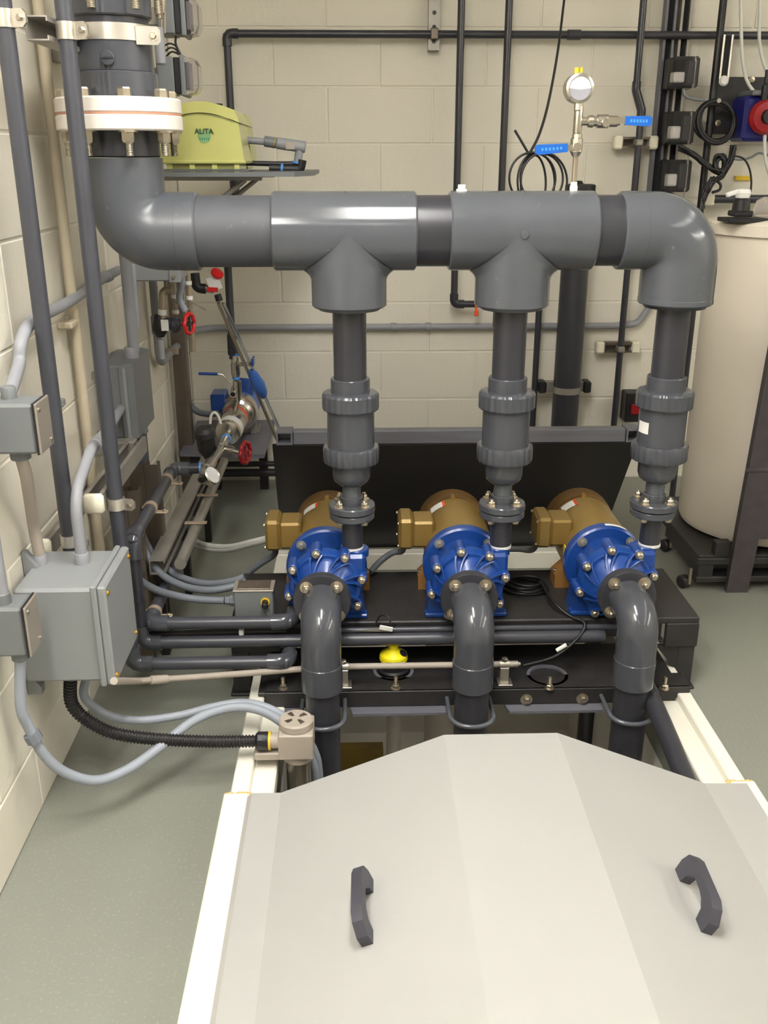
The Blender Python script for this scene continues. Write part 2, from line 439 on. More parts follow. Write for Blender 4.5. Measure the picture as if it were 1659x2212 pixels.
sr = V((.722-.403, 0, .078-.208)).normalized(); nr = V((-sr.z, 0, sr.x))
def on_slope(x, y, x0, z0, d):   # pixel -> point on a cover slope
    n = V((-d.z, 0, d.x)); r = FW+RT*((x-CX)/FPX)+UP*((CY-y)/FPX); c0 = V((0, 0, CAM_H)); q = V((x0, 0, z0))
    return c0+r*((q-c0).dot(n)/r.dot(n))
g1a, g1b = on_slope(796, 1915, -.165, .074, sl), on_slope(794, 2030, -.165, .074, sl)
g2a, g2b = on_slope(1473, 1892, .403, .208, sr), on_slope(1520, 2005, .403, .208, sr)
b = grab(g1b+V((0, -.012, 0)), g1a+V((0, .012, 0)), nl); o = b.build('handle', 'handle_plastic', t, 25)
b = grab(g2b+V((0, -.012, 0)), g2a+V((0, .012, 0)), nr); o = b.build('handle', 'handle_plastic', t, 25)

# ---------------------------------------------------------------- things down in the pit
def vpipe(name, p, r, z0, z1, m, label, cat='pipe', cap=True):
    b = MB(); b.cyl((p[0], p[1], z0), (p[0], p[1], z1), r, 24, .002)
    if cap: b.cyl((p[0], p[1], z0+.35), (p[0], p[1], z0+.42), r*1.15, 24, .003)
    return b.build(name, m, None, 35, label, cat)
p = at(850, 1580, Y=2.5); vpipe('riser_pipe', p, .022, PZ, .0, 'white_pvc', 'pale vertical pipe standing in the pit between the first and second suction pipes')
p = at(950, 1570, Y=2.6); vpipe('riser_pipe', p, .05, PZ, -.02, 'white_pvc', 'wide pale pipe deep in the pit just left of the middle suction pipe')
p = at(1265, 1590, Y=2.6); vpipe('riser_pipe', p, .028, PZ, -.02, 'pvc_dark', 'slim grey pipe deep in the pit left of the right suction pipe')
a = at(730, 1630, Y=2.6); c = at(828, 1630, Y=2.6)
MB().box((a.x-.1, 2.6, PZ), (c.x, 2.64, a.z+.02), .003).build('yellow_rail', 'yellow_dull', None, label='dull yellow rail on the pit floor beside the left suction pipe', cat='rail')
a = at(1430, 1560, X=.70); c = at(1480, 1680, X=.70)
MB().tube([a+V((0, .25, .03)), a, c, c+V((0, -.3, -.05))], .022).build('sloping_pipe', 'pvc_dark', None, label='dark pipe running along the right pit wall under the curb', cat='pipe')

# ================================================================ pump stand across the pit
SZ = .208
SX0, SX1, SY0, SY1 = -.325, .872, 2.15, 2.46
t = thing('pump_stand', 'black bench carrying the three blue pumps across the pit', 'stand', (.27, 2.3, 0))
MB().box((SX0, SY0, SZ-.018), (SX1, SY1, SZ), .003).build('top_plate', 'black_frp', t)
MB().box((SX0, SY0, .125), (-.2, SY0+.012, SZ-.018), .002).build('apron', 'black_frp', t)
MB().box((SX1-.085, SY0-.003, .125), (SX1, SY0+.012, SZ-.016), .002).build('apron', 'black_frp', t)
MB().box((SX0+.1, SY0+.02, .145), (SX1-.1, SY0+.07, SZ-.018), .002).build('cross_beam', 'black_frp', t)
MB().box((SX0+.1, SY1-.07, .145), (SX1-.1, SY1-.02, SZ-.018), .002).build('cross_beam', 'black_frp', t)
for x0, x1 in ((SX0, SX0+.045), (SX1-.045, SX1-.002)):
    for y0 in (SY0+.004, SY1-.05):
        b = MB(); b.box((x0, y0, .008), (x1, y0+.045, SZ-.018), .002); b.box((x0-.008, y0-.01, 0), (x1+.008, y0+.055, .008), .002)
        b.build('leg', 'black_frp', t)
for xs, sg in ((SX0+.045, 1), (SX1-.045, -1)):
    MB().prism([(0, 0), (.06*sg, 0), (0, -.075)], (xs, SY0+.006, .126), (1, 0, 0), (0, 0, 1), (0, .01, 0)).build('gusset', 'black_frp', t)
# deck plate over the pit in front of the stand, with a round hole rim
t = thing('deck_plate', 'dark plate over the pit behind the suction pipes with round openings', 'plate', (.27, 2.1, .07))
DZ = .072
MB().box((-.25, 2.04, DZ-.01), (.80, 2.27, DZ), .002).build('plate', 'black_frp', t)
pa = at(850, 1452, Z=DZ); pb = at(1182, 1462, Z=DZ)
for q in (pa, pb): MB().ring((q.x, q.y, DZ-.002), (q.x, q.y, DZ+.006), .052, .044).build('hole_rim', 'grey_frp', t)

# channel rail in front with notched lower flange
RY = 2.03
t = thing('support_rail', 'dark channel rail clamping the three suction pipes across the pit', 'rail', (.28, RY, .05))
xl, xr = at(573, 1510, Y=RY).x, at(1489, 1510, Y=RY).x
MB().box((xl, RY, .034), (xr, RY+.008, .078), .002).box((xl, RY, .070), (xr, RY+.07, .078), .002).build('channel', 'black_frp', t)
for a, b_ in ((575, 640), (755, 968), (1092, 1300), (1430, 1489)):
    xa, xb = at(a, 1540, Y=RY-.02).x, at(b_, 1540, Y=RY-.02).x
    MB().prism([(xa+.008, -.034), (xb, -.034), (xb, 0), (xa, 0)], (0, RY+.004, .034), (1, 0, 0), (0, 1, 0), (0, 0, -.007)).build('lower_flange', 'grey_frp', t)
for px in (612, 855, 1187, 1435):
    q = at(px, 1487, Z=.078); hexbolt((q.x, q.y, .078), (0, 0, 1), .009, .01, 'bolt_steel', t, 'stud', stud=.02, washer=.012)
for px, py in ((1137, 1511), (1258, 1509), (1471, 1512)):
    q = at(px, py, Y=RY); hexbolt((q.x, RY, q.z), (0, -1, 0), .009, .009, 'bolt_steel', t, 'bolt', washer=.015)

# ---------------------------------------------------------------- pumps
AX = [-.082, .274, .646]; AZ = .308
P0 = V((AX[0], 2.147, SZ))
def make_pump(x):
    ax = V((x, 0, AZ)); Y = (0, 1, 0); F = 2.147
    t = thing('magnetic_drive_pump', '', 'pump', (x, F, SZ), 'blue pumps with gold motors on the black bench')
    def lat(prof, n=40): return MB().lathe(prof, ax, Y, n)
    # volute housing
    v = lat([(F-.04, 0), (F-.04, .05), (F-.036, .056), (F-.02, .064), (F-.012, .074), (F-.004, .078), (F-.004, .086), (F+.002, .09), (F+.028, .093), (F+.036, .083), (F+.08, .076), (F+.13, .076)], 48)
    for k in range(8):
        a = math.radians(13+45*k); c = ax+V((math.cos(a)*.093, 0, math.sin(a)*.093))
        v.cyl(c+V((0, F-.006, 0)), c+V((0, F+.05, 0)), .0135, 16, .002)
    # square discharge tower on the right
    v.box((x+.045, F+.012, AZ-.01), (x+.1, F+.09, .386), .008)
    v.cyl((x+.078, F+.053, .37), (x+.078, F+.053, .392), .031, 28, .002)
    vo = v.build('volute', 'blue_paint', t, 30)
    # curved reinforcing ribs, in pairs
    for k in range(8):
        a0 = math.radians(13+45*k)
        for sg in (-1, 1):
            pts = []
            for i in range(7):
                s = i/6; r = .091-.041*s; aa = a0+sg*.16*(1-s)**.8+.42*s*(1 if sg > 0 else .8)
                pts.append((r, aa, F-.008-.03*s))
            b = MB(); w_ = .0022; vs = []; fs = []
            for r, aa, yy in pts:
                d = V((math.cos(aa), 0, math.sin(aa))); n = V((-math.sin(aa), 0, math.cos(aa)))
                for s1, s2 in ((-1, 0), (1, 0), (1, 1), (-1, 1)): vs.append(V((x, 0, AZ))+d*r+n*(w_*s1)+V((0, yy+(.02 if s2 else -.003), 0)))
            m = len(pts)
            for i in range(m-1):
                for q in range(4): fs.append((i*4+q, i*4+(q+1) % 4, i*4+4+(q+1) % 4, i*4+4+q))
            fs += [(0, 1, 2, 3), tuple((m-1)*4+q for q in (3, 2, 1, 0))]
            b.add(vs, fs); b.build('rib', 'blue_paint', vo, 30)
    for k in range(8):
        a = math.radians(13+45*k); c = ax+V((math.cos(a)*.093, F-.006, math.sin(a)*.093))
        MB().lathe([(0, .0105), (.003, .0105), (.0035, .0085), (.010, .0085), (.012, .006), (.012, 0)], c, (0, -1, 0), 16).build('bolt', 'bolt_steel', t)
    # adapter flange
    ad = lat([(F+.118, .07), (F+.118, .1), (F+.122, .105), (F+.148, .105), (F+.15, .102), (F+.15, .06)]).build('adapter_flange', 'blue_paint', t)
    for k in range(4):
        a = math.radians(45+90*k); c = ax+V((math.cos(a)*.09, F+.118, math.sin(a)*.09))
        hexbolt(c, (0, -1, 0), .008, .009, 'galv', t, 'adapter_bolt', washer=.013)
    # motor
    lat([(F+.15, .092), (F+.16, .094), (F+.38, .094), (F+.385, .088)]).build('motor_body', 'gold_paint', t)
    fc = lat([(F+.395, .085), (F+.397, .097), (F+.45, .098), (F+.47, .088), (F+.475, .04), (F+.475, 0)])
    fc.build('fan_cover', 'gold_dark', t)
    MB().prism([(-.008, 0), (.008, 0), (.004, .012), (-.004, .012)], (x-.004, F+.372, AZ+.092), (1, 0, 0), (0, 0, 1), (0, .018, 0)).build('lifting_lug', 'gold_paint', t)
    # terminal box on the left
    b = MB(); b.box((x-.165, F+.20, AZ+.012), (x-.125, F+.30, AZ+.098), .008)
    tb = b.build('terminal_box', 'gold_paint', t, 30)
    MB().box((x-.127, F+.205, AZ+.016), (x-.07, F+.295, AZ+.09), .006).build('box_neck', 'gold_paint', tb, 30)
    for dz in (.022, .086):
        for dy in (.208, .292): hexbolt((x-.165, F+dy, AZ+dz), (-1, 0, 0), .004, .003, 'bolt_steel', tb, 'cover_screw')
    # label on motor
    b = MB(); n = 6; vs = []; fs = []
    for i in range(n+1):
        a = math.radians(112+24*i/n)
        for yy in (F+.33, F+.37): vs.append(ax+V((math.cos(a)*.0952, yy, math.sin(a)*.0952)))
    for i in range(n): fs.append((2*i, 2*i+1, 2*i+3, 2*i+2))
    lb = b.add(vs, fs).build('rating_label', 'label_white', t)
    b = MB(); vs = []
    for i in range(3):
        a = math.radians(108+2.2*i)
        for yy in (F+.33, F+.372): vs.append(ax+V((math.cos(a)*.0953, yy, math.sin(a)*.0953)))
    b.add(vs, [(0, 1, 3, 2), (2, 3, 5, 4)]).build('warning_stripe', 'label_orange', lb)
    # feet
    for sg in (-1, 1):
        MB().prism([(sg*.03, .07), (sg*.092, .07), (sg*.1, .0), (sg*.035, 0)], (x, F+.03, SZ), (1, 0, 0), (0, 0, 1), (0, .07, 0)).build('foot', 'blue_paint', t)
        MB().prism([(sg*.05, .05), (sg*.085, .062), (sg*.112, .035), (sg*.112, 0), (sg*.05, 0)], (x, F+.19, SZ), (1, 0, 0), (0, 0, 1), (0, .06, 0)).build('motor_foot', 'foot_brown', t)
        hexbolt((x+sg*.105, F+.22, SZ+.036), (0, 0, 1), .008, .008, 'bolt_steel', t, 'foot_bolt')
    MB().box((x-.105, F+.02, SZ-.0), (x+.105, F+.05, SZ+.012), .003).build('foot_plate', 'blue_paint', t)
    return t
pumps = [make_pump(AX[0])]
pumps[0]['label'] = 'leftmost blue pump with gold motor, next to the grey junction box'
pumps.append(copy_tree(pumps[0], (AX[1]-AX[0], 0, 0), 'middle blue pump with gold motor and a gold terminal box'))
pumps.append(copy_tree(pumps[0], (AX[2]-AX[0], 0, 0), 'rightmost blue pump, with a white sticker on its blue rim, nearest the tank'))
q = V((AX[2], 0, AZ)); b = MB(); vs = []; n = 6
for i in range(n+1):
    a = math.radians(92-32*i/n)
    for yy in (2.147+.126, 2.147+.14): vs.append(q+V((math.cos(a)*.1062, yy, math.sin(a)*.1062)))
b.add(vs, [(2*i, 2*i+1, 2*i+3, 2*i+2) for i in range(n)]).build('sticker', 'label_white', pumps[2])
MB().box((AX[2]-.098, 2.147+.155, AZ-.03), (AX[2]-.0945, 2.147+.175, AZ+.035), .001).build('tag', 'label_yellow', pumps[2], label='yellow tag')

# ---------------------------------------------------------------- suction elbows going down into the pit
def make_suction(x):
    FY = 2.06; r = .0475; VY = 1.962
    t = thing('suction_pipe', '', 'pipe', (x, VY, PZ), 'grey suction elbows below the pumps')
    MB().lathe([(0, .052), (0, .068), (.003, .07), (.022, .07), (.025, .067), (.025, .05)], (x, FY, AZ), (0, 1, 0), 40).build('flange', 'pvc_dark', t)
    MB().lathe([(0, .05), (0, .06), (.02, .06), (.022, .05)], (x, FY+.025, AZ), (0, 1, 0), 32).build('backing_ring', 'pvc_dark', t)
    for k in range(4):
        a = math.radians(48+84*k if k < 2 else 222+96*(k-2)); c = V((x+math.cos(a)*.054, FY, AZ+math.sin(a)*.054))
        hexbolt(c, (0, -1, 0), .0105, .012, 'bolt_steel', t, 'bolt', stud=.008, washer=.0155)
    pth = fillet([(x, FY+.004, AZ), (x, VY, AZ), (x, VY, .165)], .082, 14)
    b = MB(); b.tube(pth, r, 32); b.cyl((x, VY, .13), (x, VY, .2), r+.0015, 32, .002)
    b.build('elbow', 'pvc', t, 40)
    MB().cyl((x, VY, PZ+.05), (x, VY, .15), .041, 32).build('pipe', 'pvc_dark', t)
    return t
SUX = [-.088, .268, .652]
s0 = make_suction(SUX[0]); s0['label'] = 'left grey suction elbow flanged to the leftmost blue pump'
copy_tree(s0, (SUX[1]-SUX[0], 0, 0), 'middle grey suction elbow dropping into the pit beside the yellow cap')
copy_tree(s0, (SUX[2]-SUX[0], 0, 0), 'right grey suction elbow flanged to the rightmost blue pump')
def ubolt(x, label):
    z = .056; VY = 1.962; pts = [(x-.052, RY+.004, z)]
    for k in range(13):
        a = math.pi+math.pi*k/12; pts.append((x+math.cos(a)*.052, VY-.012+math.sin(a)*.04, z-.006*math.sin(math.pi*k/12)))
    pts.append((x+.052, RY+.004, z))
    t = thing('u_bolt', label, 'u-bolt', (x, RY, z), 'u-bolts around the suction pipes')
    MB().tube(smooth(pts, 3), .0058, 12).build('rod', 'pvc_fitting', t)
    for sg in (-1, 1): hexbolt((x+sg*.052, RY+.008, z), (0, 1, 0), .009, .008, 'pvc_fitting', t, 'nut')
for x, nm in zip(SUX, ('left', 'middle', 'right')): ubolt(x, 'grey u-bolt looped around the '+nm+' suction pipe')

# ================================================================ discharge manifold
MY, MZ = 2.2, 1.154
RFIT, RPIP = .0852, .0765
VX = -.497
RISX = [-.014, .358, .737]
def zy(y, x=258): return at(x, y, Y=MY).z
def xm(px): return at(px, 500, Y=MY).x
T = thing('discharge_manifold', 'large dark grey pipe manifold joining the three pump risers', 'pipe manifold', (.3, MY, MZ))
def run(name, a, b_, r, m, ch=.004): return MB().cyl((a, MY, MZ), (b_, MY, MZ), r, 64, ch).build(name, m, T)
run('pipe', xm(425), xm(600), RPIP, 'pvc_scuffed')
run('pipe', xm(890), xm(975), RPIP, 'pvc_dark')
run('pipe', xm(1270), xm(1345), RPIP, 'pvc_dark')
def branch(b, x, zend, r=RFIT, n=96):
    vs = []; fs = []; ts = [0, .15, .35, .6, .85, 1]; fl_ = .022
    for t_ in ts+[None, None, None]:
        for k in range(n):
            a = 2*math.pi*k/n; c = abs(math.cos(a)); z0 = MZ-r*c
            if t_ is not None:
                z = z0-fl_*t_+.001; rr = r+fl_*.8*c*c*(1-t_)**2
            else: z, rr = zend+.004, r
            vs.append(V((x+math.cos(a)*rr, MY+math.sin(a)*rr, z)))
    m = len(ts)
    for k in range(n):
        a = 2*math.pi*k/n
        vs[(m+1)*n+k] = V((x+math.cos(a)*(r-.004), MY+math.sin(a)*(r-.004), zend)); vs[(m+2)*n+k] = V((x+math.cos(a)*.05, MY+math.sin(a)*.05, zend))
    for i in range(m+2):
        for k in range(n):
            k2 = (k+1) % n; fs.append((i*n+k, i*n+k2, (i+1)*n+k2, (i+1)*n+k))
    return b.add(vs, fs)
ZT = at(749, 662, Y=MY).z
for i, (a, b_) in enumerate(((590, 898), (968, 1280))):
    b = MB(); b.cyl((xm(a), MY, MZ), (xm(b_), MY, MZ), RFIT, 96, .004); branch(b, RISX[i], ZT)
    tee = b.build('tee', 'pvc_fitting', T, 32)
    b = MB(); c = (RISX[i], MY, ZT-.006)
    b.lathe([(0, .038), (0, .07), (.02, .078), (.02, .038)], c, (0, 0, 1), 40)
    b.build('reducer_bush', 'pvc_fitting', tee)
    MB().box(((xm(a)+xm(b_))/2-.0007+.003, MY-RFIT*.3, MZ+RFIT*.955), ((xm(a)+xm(b_))/2+.0037, MY+RFIT*.3, MZ+RFIT*1.004)).build('mould_seam', 'pvc_fitting', tee)
MB().lathe([(0, .01), (.003, .009), (.004, 0)], (RISX[1]+.008, MY-RFIT+.001, MZ-.002), (0, -1, 0), 16).build('mould_nub', 'pvc_fitting', T)
# right elbow
b = MB()
EX = RISX[2]
pth = fillet([(xm(1337), MY, MZ), (EX, MY, MZ), (EX, MY, ZT+.01)], .105, 18)
b.tube(pth, RFIT-.001, 64); b.cyl((xm(1333), MY, MZ), (xm(1385), MY, MZ), RFIT-.0004, 64, .004); b.cyl((EX, MY, ZT+.004), (EX, MY, ZT+.02), RFIT-.0002, 64, .003)
e = b.build('elbow', 'pvc_fitting', T, 40)
MB().lathe([(0, .038), (0, .07), (.02, .078), (.02, .038)], (EX, MY, ZT-.004), (0, 0, 1), 40).build('reducer_bush', 'pvc_dark', e)
# left elbow
b = MB(); z1 = zy(341)
pth = fillet([(VX, MY, z1), (VX, MY, MZ), (xm(425), MY, MZ)], .105, 18)
b.tube(pth, RFIT-.002, 64); b.cyl((xm(385), MY, MZ), (xm(432), MY, MZ), RFIT-.0014, 64, .004)
b.build('elbow', 'fitting_scuffed', T, 40)
def col(name, y0, y1, rpx, m, ch=.003):
    r = sz(rpx, (VX, MY, zy((y0+y1)/2))); return MB().cyl((VX, MY, zy(y1)), (VX, MY, zy(y0)), r, 64, ch).build(name, m, T)
col('hub', 280, 340, 80, 'pvc_dark')
lf = col('flange', 250, 284, 133, 'flange_white', .003)
uf = col('flange', 214, 247.5, 133, 'flange_white', .003)
col('gasket', 247, 250.5, 132, 'gasket_orange', 0)
for k in range(8):
    a = math.radians(20+45*k); r = sz(112, (VX, MY, 1.39)); c = V((VX+math.cos(a)*r, MY+math.sin(a)*r, 0))
    hexbolt((c.x, c.y, zy(214)), (0, 0, 1), .0145, .017, 'bolt_steel', uf, 'bolt')
    hexbolt((c.x, c.y, zy(284)), (0, 0, -1), .014, .02, 'bolt_steel', lf, 'nut', stud=.026, washer=.02)
col('upper_hub', 158, 213, 88, 'pvc')
bd = col('valve_body', 60, 160, 83, 'pvc')
q = at(232, 125, Y=MY-.085)
pl = MB().lathe([(0, .014), (.004, .014), (.006, .0125), (.006, 0)], (q.x, q.y+.002, q.z), (0, -1, 0), 24).build('plug', 'pvc', bd)
MB().box((q.x-.0125, q.y-.0055, q.z-.0016), (q.x+.0125, q.y-.0035, q.z+.0016)).build('slot', 'black_plastic', pl)
col('neck', 38, 62, 79, 'pvc_dark')
up = col('upper_flange', -70, 42, 88, 'pvc')
for px, yb in ((197, 16), (294, 19), (343, 30), (345, 40)):
    Yb = MY-.09 if px < 300 else (MY-.02 if yb == 30 else MY+.05)
    q = at(px, yb, Y=Yb); b = MB(); z = q.z; pr = [(0, .0)]
    for k in range(26): pr += [(k*.003, .0085), (k*.003+.0015, .0075)]
    pr += [(.078, .0085), (.078, 0)]
    b.lathe(pr, q, (0, 0, 1), 14); b.build('stud', 'bolt_steel', up)
MB().cyl((VX, MY, zy(-70)), (VX, MY, 1.8), .075, 40).build('pipe', 'pvc', T)
# steel band around the column
t = thing('pipe_strap', 'wide bright steel band around the big vertical pipe', 'strap', (VX, MY, zy(76)))
r = sz(86, (VX, MY, 1.55))
b = MB(); b.ring((VX, MY, zy(94)), (VX, MY, zy(58)), r, r-.003, 64)
b.build('band', 'band_steel', t)
q = at(333, 77, Y=MY-.05)
b = MB(); b.prism([(-.035, -.017), (.006, -.017), (.012, -.01), (.012, .01), (.006, .017), (-.035, .017)], (q.x, q.y, q.z), (1, .25, 0), (0, 0, 1), (0, .003, 0)); b.build('ear', 'band_steel', t)
hexbolt((q.x-.002, q.y, q.z), (0, -1, 0), .007, .006, 'bolt_steel', t, 'screw', washer=.01)

# ---------------------------------------------------------------- risers with union check valves
def make_riser(x):
    t = thing('check_valve_riser', '', 'check valve', (x, MY, .392), 'union check valve risers between manifold and pumps')
    def z(y): return at(758, y, Y=MY).z
    def px(n, y): return sz(n, (x, MY, z(y)))
    def part(name, prof, m, n=48, ribs=None, ang=35):
        return MB().lathe([(z(y), r) for y, r in prof], (x, MY, 0), (0, 0, 1), n, ribs).build(name, m, t, ang)
    part('pipe', [(824, .0385), (655, .0385)], 'pvc_dark')
    part('socket', [(848, .0462), (818, .0462), (816, .044), (816, .036)], 'pvc')
    rib = lambda k: 1.0 if k % 4 in (0, 1) else .975
    part('union_nut', [(884, .055), (883, .0655), (880, .0675), (852, .0675), (847, .064), (845, .05)], 'pvc', 96, rib, 25)
    part('valve_body', [(962, .0565), (880, .0565)], 'pvc')
    part('union_nut', [(998, .05), (996, .066), (992, .068), (966, .068), (962, .066), (961, .055)], 'pvc', 96, rib, 25)
    part('end_socket', [(1046, .02), (1044, .032), (1036, .043), (1026, .0465), (990, .0475)], 'pvc')
    part('neck', [(1090, .023), (1040, .023)], 'pvc_fitting')
    part('flange_hub', [(1090, .0285), (1072, .0285), (1070, .026)], 'pvc')
    f1 = part('flange', [(1101, .04), (1101, .0555), (1100, .0575), (1089, .0575), (1087, .0555), (1087, .02)], 'pvc')
    f2 = part('flange', [(1117, .03), (1117, .0535), (1115, .056), (1105, .056), (1103, .0535), (1103, .04)], 'pvc')
    part('gasket', [(1104, .05), (1100, .05)], 'black_rubber')
    for k in range(4):
        a = math.radians(45+90*k); c = V((x+math.cos(a)*.043, MY+math.sin(a)*.043, 0))
        hexbolt((c.x, c.y, z(1087)), (0, 0, 1), .0085, .01, 'bolt_steel', f1, 'nut', stud=.005, washer=.013)
        hexbolt((c.x, c.y, z(1117)), (0, 0, -1), .0085, .009, 'bolt_steel', f2, 'bolt', washer=.012)
    part('pipe', [(1181, .0265), (1110, .0265)], 'pvc_dark')
    part('thread_seal', [(1184, .0275), (1178, .0275)], 'ptfe')
    return t
r0 = make_riser(RISX[0]); r0['label'] = 'left grey check valve riser below the first tee'
copy_tree(r0, (RISX[1]-RISX[0], 0, 0), 'middle grey check valve riser below the second tee')
r3 = copy_tree(r0, (RISX[2]-RISX[0], 0, 0), 'right grey check valve riser with a small white sticker, in front of the tank')
z_ = at(1380, 918, Y=MY).z; b = MB(); vs = []
for i in range(5):
    a = math.radians(184+9*i)
    for zz in (z_-.014, z_+.014): vs.append(V((RISX[2]+math.cos(a)*.0568, MY+math.sin(a)*.0568, zz)))
b.add(vs, [(2*i, 2*i+2, 2*i+3, 2*i+1) for i in range(4)]).build('sticker', 'label_white', r3)

# ---------------------------------------------------------------- leaning black panel behind the motors
t = thing('leaning_panel', 'black panel with grey square tube along its top, leaning behind the pump motors', 'panel', (.3, 2.95, CZ))
TA, TB = V((-.257, 2.78, .486)), V((.862, 2.78, .486)); BA, BB = V((-.257, 2.985, .062)), V((.826, 2.985, .062))
nn = (TB-TA).cross(BA-TA).normalized(); nn = nn if nn.y > 0 else -nn
b = MB(); vs = [TA, TB, BB, BA]; b.add(vs+[p+nn*.01 for p in vs], [(0, 1, 2, 3), (7, 6, 5, 4), (0, 4, 5, 1), (1, 5, 6, 2), (2, 6, 7, 3), (3, 7, 4, 0)]).build('sheet', 'black_sheet', t)
SQ = .041
zt = .488; ya = 2.784
xs0, xs1 = at(596, 945, Y=2.78).x, at(1352, 945, Y=2.78).x
def sqtube(a, b_):
    m = MB(); w_ = .004
    m.box((a, ya, zt), (b_, ya+w_, zt+SQ)).box((a, ya+SQ-w_, zt), (b_, ya+SQ, zt+SQ)).box((a, ya+w_, zt), (b_, ya+SQ-w_, zt+w_)).box((a, ya+w_, zt+SQ-w_), (b_, ya+SQ-w_, zt+SQ)); return m
MB().box((xs0+.052, ya, zt), (xs1, ya+SQ, zt+SQ), .002).build('square_tube', 'grey_frp', t)
b = MB(); w_ = .0055; x0, x1 = xs0, xs0+.05
b.box((x0, ya-.002, zt), (x1, ya+.06, zt+w_)).box((x0, ya-.002, zt+SQ-w_), (x1, ya+.06, zt+SQ)).box((x0, ya-.002, zt+w_), (x0+w_, ya+.06, zt+SQ-w_)).box((x1-w_, ya-.002, zt+w_), (x1, ya+.06, zt+SQ-w_)).box((x0+w_, ya+.05, zt+w_), (x1-w_, ya+.056, zt+SQ-w_))
b.build('tube_end', 'grey_frp', t)
b = MB(); x0, x1 = xs1+.002, xs1+.045
b.box((x0, ya-.002, zt), (x1, ya+.06, zt+w_)).box((x0, ya-.002, zt+SQ-w_), (x1, ya+.06, zt+SQ)).box((x0, ya-.002, zt+w_), (x0+w_, ya+.06, zt+SQ-w_)).box((x1-w_, ya-.002, zt+w_), (x1, ya+.06, zt+SQ-w_)).box((x0+w_, ya+.05, zt+w_), (x1-w_, ya+.056, zt+SQ-w_))
b.build('tube_end', 'grey_frp', t)

# ================================================================ left wall
def channel(p0, p1, open_dir, w_=.041, lip=.009, th=.0026, depth=None):
    """slotted-less strut channel from p0 to p1 (centre line), open towards open_dir"""
    p0, p1 = V(p0), V(p1); a = (p1-p0); o = V(open_dir).normalized(); s_ = a.normalized().cross(o); h = w_/2; d = depth or w_
    pr = [(-h+lip, d/2), (-h, d/2), (-h, -d/2), (h, -d/2), (h, d/2), (h-lip, d/2)]
    return MB().sheet(pr, p0, s_, o, a, -th)
def pipeclamp(parent, c, axis, r, ear_dir, wd=.022, ear=.03, m='band_steel', name='clamp'):
    a = V(axis).normalized(); e = V(ear_dir).normalized(); c = V(c)
    b = MB(); b.ring(c-a*wd/2, c+a*wd/2, r+.0025, r, 28)
    n = e.cross(a)
    for sg in (1, -1): b.prism([(r-.002, -wd/2), (r+ear*.75, -wd/2), (r+ear, -wd*.25), (r+ear, wd*.25), (r+ear*.75, wd/2), (r-.002, wd/2)], c+n*(.0018*sg)-n*.001, e, a, n*.002)
    o = b.build(name, m, parent, 30)
    vd = V((0, 0, CAM_H))-c; sn = 1 if n.dot(vd) > 0 else -1
    hexbolt(c+e*(r+ear*.6)+n*sn*.003, n*sn, .006, .005, 'bolt_steel', o if parent is not None and parent.parent is None else parent, 'screw')
    return o

# two tall wall pipes on strut brackets
def wall_pipe(x, y, r, z0, z1, label, clamps, ear):
    t = thing('wall_pipe', label, 'pipe', (x, y, z0))
    MB().cyl((x, y, z0), (x, y, z1), r, 28).build('pipe', 'pvc_pipe', t)
    for z in clamps: pipeclamp(t, (x, y, z), (0, 0, 1), r, ear, .03 if z > 1 else .026)
    return t
W1 = at(145, 1150, X=-.618); W2 = at(255, 1150, X=-.53)
w1x, w1y, w2x, w2y = W1.x, W1.y+.01, W2.x, W2.y+.01
wall_pipe(w1x, w1y, .0165, .36, 1.95, 'long grey pipe nearest the camera up the left wall', [at(20, 40, Y=w1y).z, at(147, 1166, Y=w1y).z], (1, -.35, 0))
wall_pipe(w2x, w2y, .0165, .36, 1.95, 'long grey pipe up the left wall crossing in front of the white flange', [at(150, 67, Y=w2y).z, at(245, 1087, Y=w2y).z], (1, -.35, 0))
def strut_bracket(label, x, y0, y1, z, cap, open_dir=(0, 0, 1)):
    t = thing('strut_bracket', label, 'bracket', (x, y0, z))
    channel((x, y0, z), (x, y1, z), open_dir).build('channel', 'galv', t, 20)
    if cap: MB().box((x-.0225, y0-.012, z-.0225), (x+.0225, y0+.006, z+.0225), .006).build('end_cap', 'cream_cap', t, 50)
    MB().box((WL, y1-.05, z-.018), (x, y1-.01, z+.018), .002).build('wall_plate', 'galv', t)
    return t
q = at(79, 60, Y=1.935); strut_bracket('steel strut bracket with an open end between the two tall wall pipes', q.x, 1.935, 2.45, q.z, False, (1, 0, 0))
q = at(203, 1087, Y=1.945); strut_bracket('strut bracket with cream end cap left of the second tall pipe', q.x, 1.945, 2.4, q.z, True)
q = at(88, 1184, Y=1.915); strut_bracket('strut bracket with cream end cap just above the big grey enclosure', q.x+.002, 1.915, 2.3, q.z, True)

# upright strut posts on the floor
t = thing('strut_post_bank', 'bank of three brownish upright strut posts against the left wall', 'posts', (-.58, 2.5, 0))
ztop = at(300, 1000, Y=2.5).z; xa, xb = at(252, 1000, Y=2.5).x, at(343, 1000, Y=2.5).x; wd = (xb-xa)/3
for k in range(3): channel((xa+wd*(k+.5), 2.5, 0), (xa+wd*(k+.5), 2.5, ztop), (0, 1, 0), wd-.001).build('post', 'strut_brown', t, 20)
t = thing('strut_post_pair', 'shorter pair of brownish upright strut posts right of the second tall pipe', 'posts', (-.56, 2.3, 0))
ztop = at(275, 1056, Y=2.32).z; xa, xb = at(246, 1056, Y=2.32).x, at(302, 1056, Y=2.32).x; wd = (xb-xa)/2
for k in range(2): channel((xa+wd*(k+.5), 2.32, 0), (xa+wd*(k+.5), 2.32, ztop), (0, 1, 0), wd-.001).build('post', 'strut_brown', t, 20)

